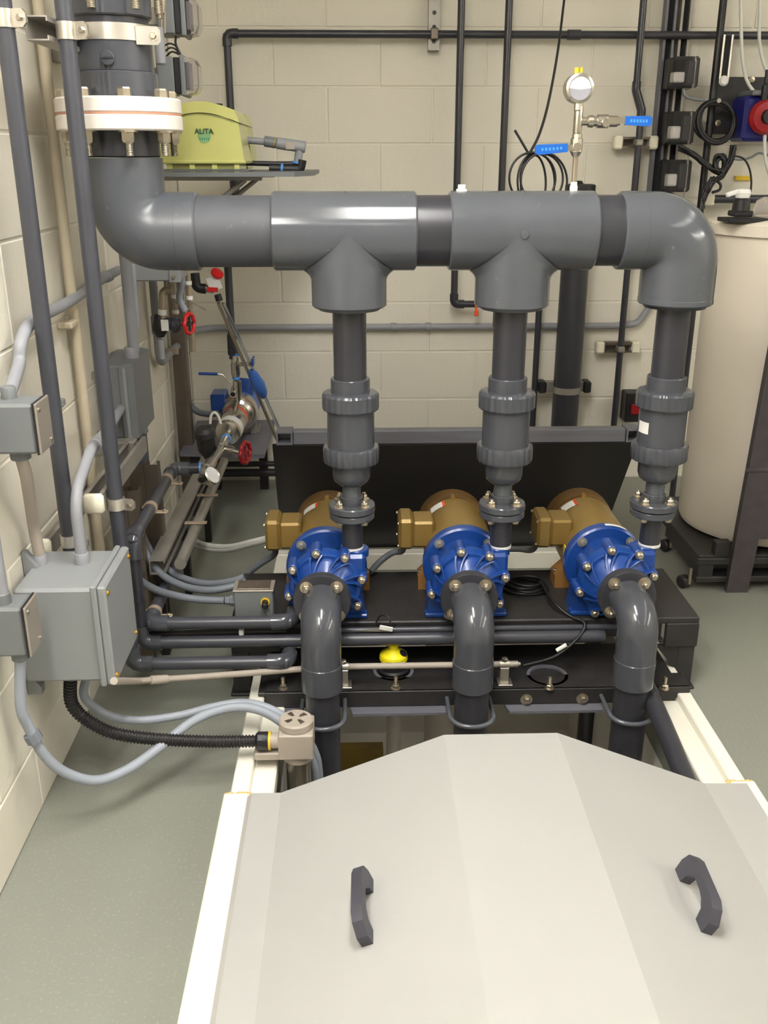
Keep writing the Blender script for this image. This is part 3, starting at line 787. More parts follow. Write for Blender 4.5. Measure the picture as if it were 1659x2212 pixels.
# ---------------------------------------------------------------- enclosures
def hub(parent, p, r, h, axis=(0, 0, 1), m='conduit_grey', name='hub'):
    return MB().lathe([(0, r*1.1), (h*.9, r*1.1), (h, r*.98), (h, r*.7)], p, axis, 24).build(name, m, parent)
EN = dict(x1=-.512, y0=1.688, y1=1.885, z0=.318, z1=.524)
t = thing('wall_enclosure', 'large pale grey electrical enclosure with brass screws low on the left wall', 'enclosure', (WL, 1.78, .318))
MB().box((WL+.012, EN['y0'], EN['z0']), (EN['x1'], EN['y1'], EN['z1']), .006).build('body', 'box_grey', t)
MB().box((EN['x1']-.008, EN['y0']-.008, EN['z0']-.008), (EN['x1']+.004, EN['y1']+.008, EN['z1']+.008), .003).build('rim', 'box_grey', t)
ld = MB().box((EN['x1']+.004, EN['y0']-.006, EN['z0']-.006), (EN['x1']+.022, EN['y1']+.006, EN['z1']+.006), .004).build('lid', 'box_grey', t)
for y in (EN['y0']+.008, EN['y1']-.008):
    for z in (EN['z0']+.012, EN['z1']-.012):
        MB().lathe([(0, .005), (.003, .005), (.004, .003), (.004, 0)], (EN['x1']+.022, y, z), (1, 0, 0), 12).build('screw', 'brass', ld)
for y, z in ((EN['y1']-.02, EN['z1']), (EN['y0']+.02, EN['z0']-.03)):
    q = at(62, 1216, X=-.665); yy = 1.80 if z > .4 else EN['y0']+.03
    MB().prism([(0, -.015), (.028, -.015), (.028, .002), (.004, .034), (0, .034)], (WL+.002, 1.79 if z > .4 else yy, z), (1, 0, 0), (0, 0, 1), (0, .022, 0)).build('mounting_lug', 'box_grey', t)
hA = at(178, 1216, Z=EN['z1']); hB = at(88, 1218, Z=EN['z1'])
hub(t, (hA.x, hA.y, EN['z1']), .0135, .024); hub(t, (hB.x, hB.y, EN['z1']), .0125, .022)
MB().lathe([(0, .02), (.014, .02), (.016, .012)], (-.565, 1.80, EN['z0']), (0, 0, -1), 24).build('bottom_gland', 'box_grey_dark', t)

def fs_box(name, label, x1, y0, y1, z0, z1, x0=WL, hubs=(), m='box_grey_dark'):
    t = thing(name, label, 'junction box', (x0, (y0+y1)/2, z0))
    MB().box((x0, y0, z0), (x1-.008, y1, z1), .005).build('body', m, t)
    MB().box((x1-.008, y0-.001, z0-.001), (x1-.005, y1+.001, z1+.001)).build('gasket', 'black_rubber', t)
    l = MB().box((x1-.005, y0-.001, z0-.001), (x1, y1+.001, z1+.001), .002).build('lid', 'box_plate', t)
    for y, z in ((y0+.012, z1-.012), (y1-.012, z0+.012)): MB().lathe([(0, .004), (.002, .004), (.003, 0)], (x1, y, z), (1, 0, 0), 12).build('screw', 'bolt_steel', l)
    for p, r, ax in hubs: hub(t, p, r, .022, ax, m)
    return t
a0, a1 = at(77, 874, X=-.565), at(98, 853, X=-.565); a2 = at(88, 985, X=-.565)
jbA = fs_box('junction_box', 'grey junction box with a tan lid on the left wall beside the first pipe', -.565, a0.y, a1.y+.015, a2.z, a0.z, -.655, [((-.628, a0.y+.05, a0.z), .0125, (0, 0, 1)), ((-.62, a0.y+.045, a2.z), .017, (0, 0, -1))], 'box_grey_dark')
bA = dict(x=-.628, y=a0.y+.05, zt=a0.z, zb=a2.z)
for z in (a0.z-.015, a2.z+.02): MB().box((WL, a0.y+.004, z-.006), (-.65, a0.y+.02, z+.006), .003).build('mounting_lug', 'galv', jbA)
c0 = at(54, 1315, X=-.60); c2 = at(66, 1425, X=-.60); c1 = at(79, 1281, X=-.60)
fs_box('junction_box', 'grey junction box in front of the big enclosure at the left edge', -.60, c0.y, c1.y, c2.z, c0.z, WL, [((-.648, (c0.y+c1.y)/2-.008, c0.z), .014, (0, 0, 1)), ((-.635, (c0.y+c1.y)/2, c2.z), .014, (0, 0, -1))])
bC = dict(x=-.648, y=(c0.y+c1.y)/2-.008, zt=c0.z, zb=c2.z)
# middle box with a ribbed lid
t = thing('junction_box', 'grey square junction box with a ribbed cover under the big pipe elbow', 'junction box', (WL, 2.58, .61))
by0, by1, bz0, bz1 = 2.46, 2.70, .605, .80
MB().box((WL+.005, by0, bz0), (-.612, by1, bz1), .004).build('body', 'box_grey_dark', t)
l = MB().prism([(0, 0), (by1-by0+.006, 0), (by1-by0-.015, .028), (.02, .028)], (-.612, by0-.003, bz0-.003), (0, 1, 0), (1, 0, 0), (0, 0, bz1-bz0+.006)).build('lid', 'box_grey_dark', t)
MB().box((-.618, by0-.008, bz0), (-.606, by0+.01, bz1), .002).build('rim', 'box_grey_dark', t)
MB().cyl((-.604, by0-.004, bz0+.004), (-.604, by0-.004, bz1-.004), .0055, 12).build('hinge', 'box_grey', t)
for z in (bz0+.02, bz1-.02): MB().box((WL, by0-.025, z-.008), (WL+.006, by0+.01, z+.008), .001).build('mounting_lug', 'galv', t)
q = at(287, 752, Y=2.58); hub(t, (q.x, 2.56, bz1), .0175, .032)
hub(t, (at(303, 935, Y=2.56).x, 2.56, bz0), .02, .012, (0, 0, -1), 'box_grey_dark')

# ---------------------------------------------------------------- conduits on the left wall
def conduit(name, pts, r, m, label, rad=.03, n=16, cat='conduit', couplings=(), sm=False):
    t = thing(name, label, cat, pts[0])
    pth = smooth(pts, 8) if sm else fillet(pts, rad, 8)
    MB().tube(pth, r, n).build('run', m, t, 50)
    for p, d in couplings: MB().cyl(V(p)-V(d).normalized()*.018, V(p)+V(d).normalized()*.018, r*1.2, 20, .002).build('coupling', m, t)
    return t
X = -.652
pp = [V((bA['x'], bA['y'], bA['zt']+.005))]+[at(x, y, X=X) for x, y in ((40, 790), (44, 745), (58, 708), (82, 686), (120, 668), (152, 650), (185, 628), (215, 606), (255, 584))]
conduit('wall_conduit', pp, .0125, 'conduit_grey', 'grey conduit curving up the left wall from the upper junction box', sm=True, couplings=[(at(232, 597, X=X), (0, 1, -.03))])
q = at(287, 735, Y=2.56); conduit('vertical_conduit', [(q.x, 2.56, bz1+.02), (q.x, 2.56, 1.25)], .0155, 'conduit_grey', 'thick vertical grey conduit into the top of the middle junction box')
q = at(295, 680, Y=2.75); conduit('thin_conduit', [(q.x, 2.75, .85), (q.x, 2.75, 1.02)], .008, 'cable_grey', 'short bluish grey conduit right of the thick vertical conduit', couplings=[((q.x, 2.75, 1.01), (0, 0, 1))])
q = at(303, 960, Y=2.56); conduit('vertical_conduit', [(q.x, 2.56, bz0-.01), (q.x, 2.56, .05)], .021, 'pvc_fitting', 'thick bluish grey conduit below the middle junction box')
p1 = at(262, 882, Y=2.462); p2 = at(232, 928, Y=2.2); p3 = at(196, 972, Y=1.97)
conduit('wall_conduit', [p1, p2, p3, V((hA.x, hA.y, p3.z-.05)), V((hA.x, hA.y, EN['z1']+.015))], .0118, 'conduit_grey', 'pale grey conduit dropping from the middle box into the big enclosure top', .07, couplings=[(p3+(p2-p3)*.3, p2-p3)])
conduit('wall_conduit', [(-.62, a0.y+.045, bA['zb']-.015), (-.62, a0.y+.06, bA['zb']-.06), (hB.x, hB.y-.01, bA['zb']-.2), (hB.x, hB.y, EN['z1']+.015)], .0118, 'tan_pipe', 'brownish grey conduit linking the upper junction box to the big enclosure', .1)
conduit('wall_conduit', [(bC['x'], bC['y'], bC['zt']+.01), (bC['x'], bC['y'], 1.7)], .0125, 'conduit_grey', 'vertical grey conduit at the left edge of the picture')
q = at(150, 600, X=-.662); conduit('painted_conduit', [(-.662, q.y, .35), (-.662, q.y, 1.9)], .0125, 'conduit_painted', 'cream painted conduit on the wall between the two tall pipes')
q = at(150, 700, X=-.662); MB().box((WL, q.y-.03, q.z-.008), (-.648, q.y+.03, q.z+.008), .004).build('conduit_strap', 'conduit_painted', None, label='cream painted strap over the painted wall conduit', cat='strap')
q = at(135, 870, X=-.675); MB().box((WL, q.y-.008, q.z-.009), (WL+.012, q.y+.014, q.z+.009), .003).build('cable_anchor', 'box_grey', None, label='tiny white cable anchor on the wall beside the first tall pipe', cat='anchor')

# ================================================================ pipes at floor level on the left
def elbow(parent, p, d1, d2, r, m='pvc', L=None):
    """short bent fitting centred on the corner p with legs along d1 and d2"""
    L = L or r*3.0; p = V(p); d1, d2 = V(d1).normalized(), V(d2).normalized()
    b = MB(); b.tube(fillet([p+d1*L, p, p+d2*L], r*1.6, 8), r*1.26, 24); return b.build('elbow', m, parent, 45)
r = .0158
e0 = at(308, 1388, Y=2.12); e0 = V((e0.x, 2.12, e0.z)); e1 = V((e0.x, 2.12, at(292, 1165, Y=2.12).z)); e2 = V((e0.x, 2.67, e1.z)); e3 = V((at(436, 1010, Y=2.67).x, 2.67, e1.z))
t = thing('suction_line', 'grey pipe crossing in front of the bench, then up and back along the left wall', 'pipe', e0)
xr = .62
MB().tube([(xr, 2.12, e0.z), e0], r, 24).build('pipe', 'pvc_pipe', t)
MB().tube([e0, e1], r, 24).build('pipe', 'pvc_dark', t); MB().tube([e1, e2], r, 24).build('pipe', 'pvc_pipe', t); MB().tube([e2, e3], r, 24).build('pipe', 'pvc_dark', t)
elbow(t, e0, (1, 0, 0), (0, 0, 1), r); elbow(t, e1, (0, 0, -1), (0, 1, 0), r); elbow(t, e2, (0, -1, 0), (1, 0, 0), r)
for px, py in ((325, 1104), (360, 1042)):
    q = at(px, py, X=e0.x); c = V((e0.x, q.y, e1.z))
    b = MB(); b.ring(c-V((0, .008, 0)), c+V((0, .008, 0)), r+.003, r, 24)
    b.box((c.x-.045, c.y-.009, c.z+.002), (c.x-r, c.y+.009, c.z+.006), .001); b.box((c.x+r, c.y-.009, c.z-.012), (c.x+.045, c.y+.009, c.z-.008), .001)
    o = b.build('strap', 'tan_strap', t, 30); hexbolt((c.x+.036, c.y, c.z-.008), (0, 0, 1), .006, .005, 'bolt_steel', o, 'screw')
t = thing('drain_line', 'grey pipe running left from the bench top edge then back along the wall', 'pipe', (-.5, 2.125, .2))
u0 = at(630, 1340, Y=2.118); u1 = at(322, 1340, Y=2.118); u0.z = u1.z = .228; u2 = V((u1.x, 2.62, u1.z))
MB().tube([u0, u1], r, 24).build('pipe', 'pvc_pipe', t); MB().tube([u1, u2], r, 24).build('pipe', 'pvc_pipe', t)
elbow(t, u0, (-1, 0, 0), (0, 1, .0), r, L=.05); elbow(t, u1, (1, 0, 0), (0, 1, 0), r)
for py in (1250, 1291):
    q = at(322, py, X=u1.x); c = V((u1.x, q.y+.02, u1.z)); b = MB(); b.ring(c-V((0, .008, 0)), c+V((0, .008, 0)), r+.003, r, 24)
    b.box((c.x-.04, c.y-.009, c.z+.002), (c.x-r, c.y+.009, c.z+.006), .001); b.box((c.x+r, c.y-.009, c.z-.012), (c.x+.045, c.y+.009, c.z-.008), .001)
    o = b.build('strap', 'tan_strap', t, 30); hexbolt((c.x+.036, c.y, c.z-.008), (0, 0, 1), .006, .005, 'bolt_steel', o, 'screw')
t = thing('drain_line', 'lowest grey pipe, from under the enclosure to the left suction elbow', 'pipe', (-.5, 2.05, .15))
l1 = at(288, 1436, Y=2.06); l0 = at(622, 1428, Y=2.06); l0.z = l1.z = .148; l2 = V((l1.x, 2.06, .33))
MB().tube([l0, l1], r, 24).build('pipe', 'pvc_pipe', t); MB().tube([l1, l2], r, 24).build('pipe', 'pvc_pipe', t)
elbow(t, l0, (-1, 0, 0), (0, 1, -.1), r, L=.05); elbow(t, l1, (1, 0, 0), (0, 0, 1), r)
# dark thin pipe behind
q0, q1 = at(300, 1372, Y=2.14), at(620, 1362, Y=2.14)
MB().tube([V((q0.x, 2.142, q0.z)), V((q1.x, 2.142, q0.z+.006))], .009, 16).build('cross_pipe', 'black_frp', None, label='thin dark pipe between the two left bench pipes', cat='pipe')
q = at(522, 1363, Y=2.13); MB().box((q.x-.006, 2.118, q.z-.008), (q.x+.006, 2.135, q.z+.008), .002).build('cable_tie', 'label_white', None, label='small white cable tie on the thin dark pipe', cat='cable tie')
# front edge bar of bench
q0, q1 = at(735, 1362, Y=2.135), at(1345, 1358, Y=2.135)
MB().tube([V((q0.x, 2.135, q0.z)), V((q1.x, 2.135, q0.z))], .008, 16).build('edge_bar', 'pvc_pipe', None, label='slim grey bar along the front edge of the black bench', cat='bar')

# low strut rail and pipe with legs along the left wall
t = thing('low_rail', 'dusty grey strut rail on short legs running back along the left wall', 'rail', (-.53, 2.3, 0))
z = .295; y0, y1 = at(338, 1212, X=-.53).y, 3.25
channel((-.53, y0, z), (-.53, y1, z), (1, 0, 0)).build('channel', 'galv', t, 20)
for y in (y0+.06, y0+.45, y1-.05): MB().box((-.552, y, 0), (-.53, y+.03, z-.02), .002).build('leg', 'black_frp', t)
for y in (y0+.28, y0+.52):
    MB().box((-.505, y, z+.0125), (-.44, y+.018, z+.0165), .001).build('strap', 'tan_strap', t)
q = at(397, 1153, X=-.475)
MB().tube([(-.475, y0+.03, z-.004), (-.475, y1, z-.004)], .016, 20).build('floor_pipe', 'galv', None, label='dusty grey pipe beside the low strut rail on the left', cat='pipe')

# ================================================================ junction box on the bench and the cables to it
a = at(504, 1276, Y=2.152); c = at(589, 1276, Y=2.152)
jx0, jx1, jz1, jz0 = a.x, c.x, a.z, SZ+.001
t = thing('bench_junction_box', 'small grey box with a rusty steel lid on the left end of the bench', 'junction box', (jx0, 2.16, jz0))
MB().box((jx0, 2.152, jz0+.012), (jx1, 2.212, jz1-.004), .003).build('body', 'box_grey_dark', t)
MB().box((jx0-.002, 2.150, jz1-.004), (jx1+.002, 2.214, jz1), .001).build('lid', 'box_plate', t)
MB().box((jx0+.008, 2.156, jz1), (jx1-.008, 2.208, jz1+.003), .001).build('cover_plate', 'strut_brown', t)
MB().box((jx0+.02, 2.156, jz0), (jx1, 2.208, jz0+.014), .002).build('foot', 'box_grey_dark', t)
MB().lathe([(0, .015), (.012, .015), (.014, .012), (.026, .011), (.028, .007)], (jx0, 2.182, jz0+.048), (-1, 0, 0), 8).build('cable_gland', 'cable_dark', t)
q = at(573, 1300, Y=2.152); MB().ring((q.x, 2.152, q.z), (q.x, 2.148, q.z), .0115, .008, 24).build('ring', 'label_yellow', t)
MB().cyl((q.x, 2.153, q.z), (q.x, 2.13, q.z-.004), .008, 16, .002).build('plug', 'black_plastic', t)
def cable(name, pts, r, m, label, cat='cable', n=14, k=8):
    return MB().tube(smooth(pts, k), r, n).build(name, m, None, 60, label, cat)
def pxs(*a): return [at(x, y, Y=Y) for x, y, Y in a]
cable('flexible_conduit', pxs((300, 1135, 2.42), (312, 1165, 2.42), (332, 1200, 2.40), (365, 1232, 2.38), (405, 1252, 2.34), (450, 1261, 2.30), (500, 1256, 2.28), (528, 1246, 2.28)), .0095, 'cable_dark', 'upper grey flexible conduit looping from the wall to the bench')
cable('flexible_conduit', pxs((296, 1150, 2.36), (308, 1178, 2.36), (325, 1212, 2.34), (355, 1245, 2.31), (400, 1267, 2.27), (450, 1275, 2.24), (500, 1268, 2.24), (530, 1258, 2.26)), .0098, 'cable_dark', 'lower of two parallel grey flexible conduits looping from wall to bench')
cable('flexible_conduit', pxs((292, 1240, 2.30), (308, 1257, 2.28), (340, 1275, 2.24), (385, 1288, 2.20), (430, 1295, 2.19))+[V((jx0-.028, 2.182, jz0+.048))], .0098, 'cable_dark', 'grey flexible conduit entering the left side of the bench junction box')
for i, dy in enumerate((0, 9)):
    cable('hose', [at(x, y+dy*(1-k/6), Y=Y) for k, (x, y, Y) in enumerate(((392, 1132, 2.85), (412, 1162, 2.8), (445, 1178, 2.7), (495, 1182, 2.6), (545, 1171, 2.5), (600, 1158, 2.4+.02)))], .0095, 'hose_white', ('upper' if i == 0 else 'lower')+' of two white hoses running to the leftmost motor terminal box', 'hose')
cable('flexible_conduit', pxs((538, 1236, 2.46), (562, 1218, 2.44), (592, 1198, 2.42))+[V((AX[0]-.145, 2.40, AZ+.005))], .009, 'cable_dark', 'short grey conduit rising to the leftmost motor terminal box')
cable('flexible_conduit', pxs((800, 1236, 2.42), (822, 1212, 2.46), (848, 1194, 2.47), (868, 1190, 2.46))+[V((AX[1]-.145, 2.42, AZ+.006))], .009, 'cable_dark', 'grey conduit rising behind the first pump to the middle motor box')
cable('flexible_conduit', pxs((1092, 1186, 2.52), (1120, 1186, 2.52), (1150, 1187, 2.5))+[V((AX[2]-.145, 2.43, AZ+.006))], .009, 'cable_dark', 'grey conduit behind the middle riser to the rightmost motor box')

# ---------------------------------------------------------------- thin tan pipe with two clamps
a = at(246, 1471, X=-.492); pts = [a, at(300, 1471, Y=1.92), at(420, 1463, Y=2.0), at(640, 1446, Y=2.062), at(740, 1440, Y=2.062), V((at(1108, 1438, Y=2.062).x, 2.062, at(740, 1440, Y=2.062).z))]
t = thing('sample_pipe', 'thin tan pipe clamped along the rail in front of the bench', 'pipe', pts[3])
MB().tube(pts, .0078, 16).build('pipe', 'tan_pipe', t, 50)
c = at(332, 1470, Y=1.945); d = pts[2]-pts[1]; MB().cyl(pts[1]+d*.2, pts[1]+d*.5, .0105, 16, .001).build('coupling', 'tan_pipe', t)
zc = pts[-1].z
MB().lathe([(0, .0085), (.012, .0085), (.014, .005), (.018, .005)], pts[-1], (1, 0, 0), 12).build('end_fitting', 'galv', t)
for px in (742, 1089):
    x = at(px, 1445, Y=2.062).x
    b = MB(); b.ring((x-.012, 2.062, zc), (x+.012, 2.062, zc), .0105, .0075, 20); b.box((x-.011, 2.052, .079), (x+.011, 2.057, zc-.006), .001); b.box((x-.011, 2.067, .079), (x+.011, 2.072, zc-.006), .001); b.box((x-.016, 2.042, .079), (x+.02, 2.082, .083), .001)
    o = b.build('clamp', 'band_steel', t, 30); hexbolt((x, 2.062, zc+.01), (0, 0, 1), .008, .008, 'bolt_steel', o, 'screw')

# yellow capped bottle in the deck opening
t = thing('capped_bottle', 'bright yellow spouted cap on a black neck in the deck opening', 'bottle', (pa.x, pa.y, DZ))
MB().lathe([(-.04, 0), (-.04, .03), (.0, .038), (.012, .04), (.016, .034), (.04, .03)], (pa.x, pa.y, DZ), (0, 0, 1), 32).build('neck', 'black_plastic', t)
zb = DZ+.036
MB().lathe([(0, .0345), (.006, .036), (.01, .034), (.012, .036), (.018, .034), (.032, .014), (.033, .012), (.046, .011), (.046, 0)], (pa.x, pa.y, zb), (0, 0, 1), 36).build('cap', 'yellow_cap', t)
for sg in (-1, 1): MB().box((pa.x+sg*.011-.0025, pa.y-.002, zb+.04), (pa.x+sg*.011+.0025, pa.y+.002, zb+.054), .0008).build('prong', 'yellow_cap', t)
MB().lathe([(0, .0105), (.002, .0105), (.002, 0)], (pa.x+.024, pa.y-.010, zb+.0235), (.5, -.25, .8), 20).build('vent', 'black_plastic', t)

# black cables lying on the bench
cable('black_cable', pxs((1010, 1345, 2.2), (960, 1330, 2.2), (900, 1328, 2.2), (862, 1336, 2.17), (848, 1356, 2.13), (845, 1350, 2.12), (838, 1332, 2.13), (822, 1330, 2.14), (812, 1345, 2.14)), .0022, 'black_cable', 'thin black cable looping over the bench edge above the yellow cap', n=8)
q = at(835, 1357, Y=2.115); MB().box((q.x-.018, 2.112, q.z-.006), (q.x+.016, 2.116, q.z+.006), .001, Matrix.Rotation(.22, 3, 'Y')).build('cable_tag', 'label_white', None, label='white tag on the thin black cable above the yellow cap', cat='tag')
MB().prism([(0, 0), (.095, -.004), (.095, .003), (.06, .006)], (q.x-.085, 2.118, q.z-.008), (1, 0, 0), (0, 0, 1), (0, .002, 0)).build('zip_tie', 'galv', None, label='long pale zip tie lying along the bench edge bar', cat='zip tie')
ring = []
cc = at(1135, 1265, Z=SZ+.01)
for k in range(60):
    a = 2*math.pi*k/15; rr = .058-.006*(k//15)+.004*math.sin(k); ring.append((cc.x+rr*math.cos(a), cc.y+rr*.85*math.sin(a), SZ+.006+.006*(k//15)))
ring += [V(p) for p in pxs((1195, 1300, 2.2), (1230, 1330, 2.16), (1262, 1345, 2.13), (1255, 1370, 2.11), (1225, 1400, 2.09), (1190, 1422, 2.075), (1130, 1438, 2.065))]
t = thing('coiled_cable', 'coil of thick black cable on the bench between middle and right pumps', 'cable', (cc.x, cc.y, SZ))
MB().tube(smooth(ring, 4), .0042, 8).build('coil', 'black_cable', t, 60)
q = at(1213, 1399, Y=2.085); MB().cyl(q+V((-.012, 0, -.008)), q+V((.012, 0, .008)), .0052, 10).build('cable_marker', 'label_white', t)

# ================================================================ level sensor head at the pit edge and its hoses
sx, sy = -.135, 1.80
sz0 = .072; q = at(637, 1607, Y=1.775)
t = thing('sensor_head', 'grey sensor head with round slotted cap on the left pit curb', 'sensor', (sx, sy, sz0))
sx0, sx1 = at(600, 1600, Y=1.77).x, at(676, 1600, Y=1.77).x; zt = at(640, 1590, Y=1.77).z; zb = at(640, 1643, Y=1.77).z
MB().box((sx0, 1.77, zb), (sx1, 1.77+.085, zt), .003).build('block', 'tan_pipe', t)
cx = (sx0+sx1)/2+.0; cp = MB().lathe([(0, .036), (.002, .038), (.016, .038), (.02, .034), (.02, 0)], (cx, 1.81, zt), (0, 0, 1), 40).build('cap', 'tan_pipe', t)
for k in range(4):
    a = math.radians(25+90*k); d = V((math.cos(a), math.sin(a), 0)); n = V((-d.y, d.x, 0)); o = V((cx, 1.81, zt+.0195))+d*.009
    MB().prism([(0, 0), (.018, 0), (.014, .011), (.002, .006)], o, d, n, (0, 0, .002)).build('slot', 'strut_brown', cp)
bx = at(548, 1630, Y=1.77).x
MB().box((bx, 1.775, CZ-.005+.006), (sx0+.005, 1.835, CZ+.02), .003).build('bracket', 'tan_pipe', t)
MB().lathe([(0, .005), (.002, .005), (.002, 0)], (bx+.018, 1.79, CZ+.019), (0, 0, 1), 14).build('screw', 'box_grey_dark', t)
MB().cyl((cx+.002, 1.81, -.6), (cx+.002, 1.81, zb), .028, 28).build('guide_tube', 'steel', t)
MB().cyl((cx+.002, 1.81, zb-.02), (cx+.002, 1.81, zb), .034, 28, .003).build('collar', 'tan_pipe', t)
gz = at(590, 1600, Y=1.79).z
MB().cyl((sx0, 1.79, gz), (sx0-.02, 1.79, gz), .017, 24).build('nipple', 'tan_pipe', t)
MB().ring((sx0-.022, 1.79, gz), (sx0-.017, 1.79, gz), .0205, .015).build('ring', 'label_yellow', t)
MB().lathe([(0, .0195), (.004, .021), (.024, .021), (.026, .019), (.03, .015)], (sx0-.021, 1.79, gz), (-1, 0, 0), 10).build('gland', 'black_plastic', t)
q0 = V((sx0-.048, 1.79, gz))
hp = resample(smooth([V((-.60, 1.76, EN['z0']-.002)), at(152, 1505, Y=1.76), at(165, 1535, Y=1.76), at(195, 1560, Y=1.76), at(240, 1582, Y=1.76), at(300, 1593, Y=1.765), at(380, 1599, Y=1.77), at(470, 1602, Y=1.78), q0], 12), .0018)
MB().tube(hp, .0135, 16, rf=lambda i: .0142 if i % 4 in (0, 1) else .0118).build('corrugated_hose', 'black_rubber', None, 20, 'black corrugated hose from the big enclosure to the sensor head', 'hose')
cable('grey_cable', [V((-.565, 1.80, EN['z0']-.01))]+pxs((180, 1495, 1.82), (205, 1528, 1.83), (250, 1550, 1.84), (310, 1556, 1.86), (390, 1545, 1.88), (460, 1527, 1.9), (520, 1518, 1.91), (570, 1526, 1.9), (615, 1549, 1.89), (655, 1585, 1.885), (680, 1625, 1.88), (690, 1680, 1.88))+[V((-.09, 1.875, -.3))], .0095, 'cable_grey', 'grey cable from under the enclosure arching over the curb into the pit')
cable('grey_cable', [V((-.635, (c0.y if False else bC['y']+.008), bC['zb']-.02))]+pxs((45, 1525, 1.58), (62, 1570, 1.59), (95, 1630, 1.6), (140, 1668, 1.62), (205, 1686, 1.65), (270, 1665, 1.69), (340, 1618, 1.75), (410, 1562, 1.82), (470, 1535, 1.86), (530, 1528, 1.88), (585, 1545, 1.88), (640, 1590, 1.865), (672, 1640, 1.86), (684, 1700, 1.86))+[V((-.105, 1.855, -.3))], .0105, 'cable_grey', 'grey cable sagging from the left-edge box to the pit over the curb')
q = at(72, 1592, Y=1.59); MB().lathe([(-.009, .012), (-.009, .0165), (.009, .0165), (.009, .012)], q, (.35, .02, -.9), 8).build('cable_clip', 'cable_dark', None, label='grey clip around the sagging cable on the left wall', cat='clip')

# ================================================================ back wall pipework
BY = 3.845
def zb(x, y, Y=BY): return at(x, y, Y=Y).z
t = thing('wall_header_pipe', 'long dark horizontal pipe high across the back wall with a drop at its left end', 'pipe', (0, BY, 1.7))
hz_ = zb(900, 74); hx = xat(491, 100, BY); r = .0138
lo = at(498, 680, Y=3.46)
MB().tube([(2.4, BY, hz_), (hx, BY, hz_)], r, 20).build('pipe', 'pvc_dark', t)
zj = 1.12
MB().tube([(hx, BY, hz_), (hx, BY, zj)], r, 20).build('pipe', 'pvc_dark', t)
MB().tube(fillet([(hx, BY, zj), (lo.x, 3.46, zj-.02), (lo.x, 3.46, zat(506, 775, 3.46))], .03), r, 20).build('pipe', 'pvc_dark', t)
elbow(t, (hx, BY, hz_), (1, 0, 0), (0, 0, -1), r, 'pvc_dark'); elbow(t, (hx, BY, zj), (0, 0, 1), (0, -1, 0), r, 'pvc_dark')
z = zb(503, 402); MB().cyl((hx, BY, z-.03), (hx, BY, z+.03), r*1.3, 20, .002).build('coupling', 'pvc_dark', t)
z = zat(503, 740, 3.46); MB().cyl((lo.x, 3.46, z-.045), (lo.x, 3.46, z+.03), r*1.3, 20, .002).build('coupling', 'pvc_dark', t)
for px in (1240,): x = xat(px, 74, BY); MB().cyl((x-.025, BY, hz_), (x+.025, BY, hz_), r*1.3, 20, .002).build('coupling', 'pvc_dark', t)
# hanging slotted strut
t = thing('hanging_strut', 'bright slotted steel strut hanging down the back wall across the header pipe', 'strut', (0, 3.88, 2.1))
x = xat(937, 60, 3.87); z0 = zb(937, 110, 3.87)
channel((x, 3.875, z0), (x, 3.875, 2.5), (0, 1, 0)).build('channel', 'galv', t, 20)
MB().box((x-.0205, 3.853, z0), (x+.0205, 3.8555, 2.5)).build('web', 'galv', t)
for k in range(9): MB().lathe([(0, .0075), (.001, .0075), (.001, 0)], (x, 3.853, z0+.03+.047*k), (0, -1, 0), 16).build('slot', 'black_plastic', t)
MB().box((x-.014, 3.826, hz_-.018), (x+.014, 3.853, hz_+.02), .003).build('clip', 'strut_brown', t)
def vp(name, label, pxt, yt, yb, Y, r=.0135, m='pvc_dark', top=None, bot=None):
    x = xat(pxt, yt, Y); t = thing(name, label, 'pipe', (x, Y, 0))
    z1 = top if top is not None else zat(pxt, yt, Y); z0 = bot if bot is not None else zat(pxt, yb, Y)
    MB().cyl((x, Y, z0), (x, Y, z1), r, 22).build('pipe', m, t); return t, x, z0, z1
Y1 = 3.81
t, x, z0, z1 = vp('drop_pipe', 'dark vertical pipe on the back wall ending in a hook with an orange tag', 997, 5, 657, Y1, bot=zat(980, 657, Y1), top=2.3)
xe = xat(1034, 657, Y1); MB().cyl((x, Y1, z0), (xe, Y1, z0), .0135, 22).build('pipe', 'pvc_dark', t); elbow(t, (x, Y1, z0), (0, 0, 1), (1, 0, 0), .0135, 'pvc_dark')
MB().tube(smooth([(xe-.012, Y1-.014, z0+.02), (xe-.014, Y1-.018, z0-.004), (xe-.01, Y1-.016, z0-.03)], 4), .004, 8).build('tag_cord', 'orange_tag', t); MB().box((xe-.018, Y1-.02, z0-.045), (xe-.002, Y1-.014, z0-.022), .002).build('tag', 'orange_tag', t)
vp('drop_pipe', 'dark vertical pipe right of the orange-tag pipe, behind the coiled tube', 1100, 5, 705, Y1, bot=zat(1070, 705, Y1), top=2.3)
vp('drop_pipe', 'dark thin pipe on the lower back wall between middle riser and thick pipe', 1163, 690, 930, Y1, r=.0125, top=zat(1170, 560, Y1), bot=.0)
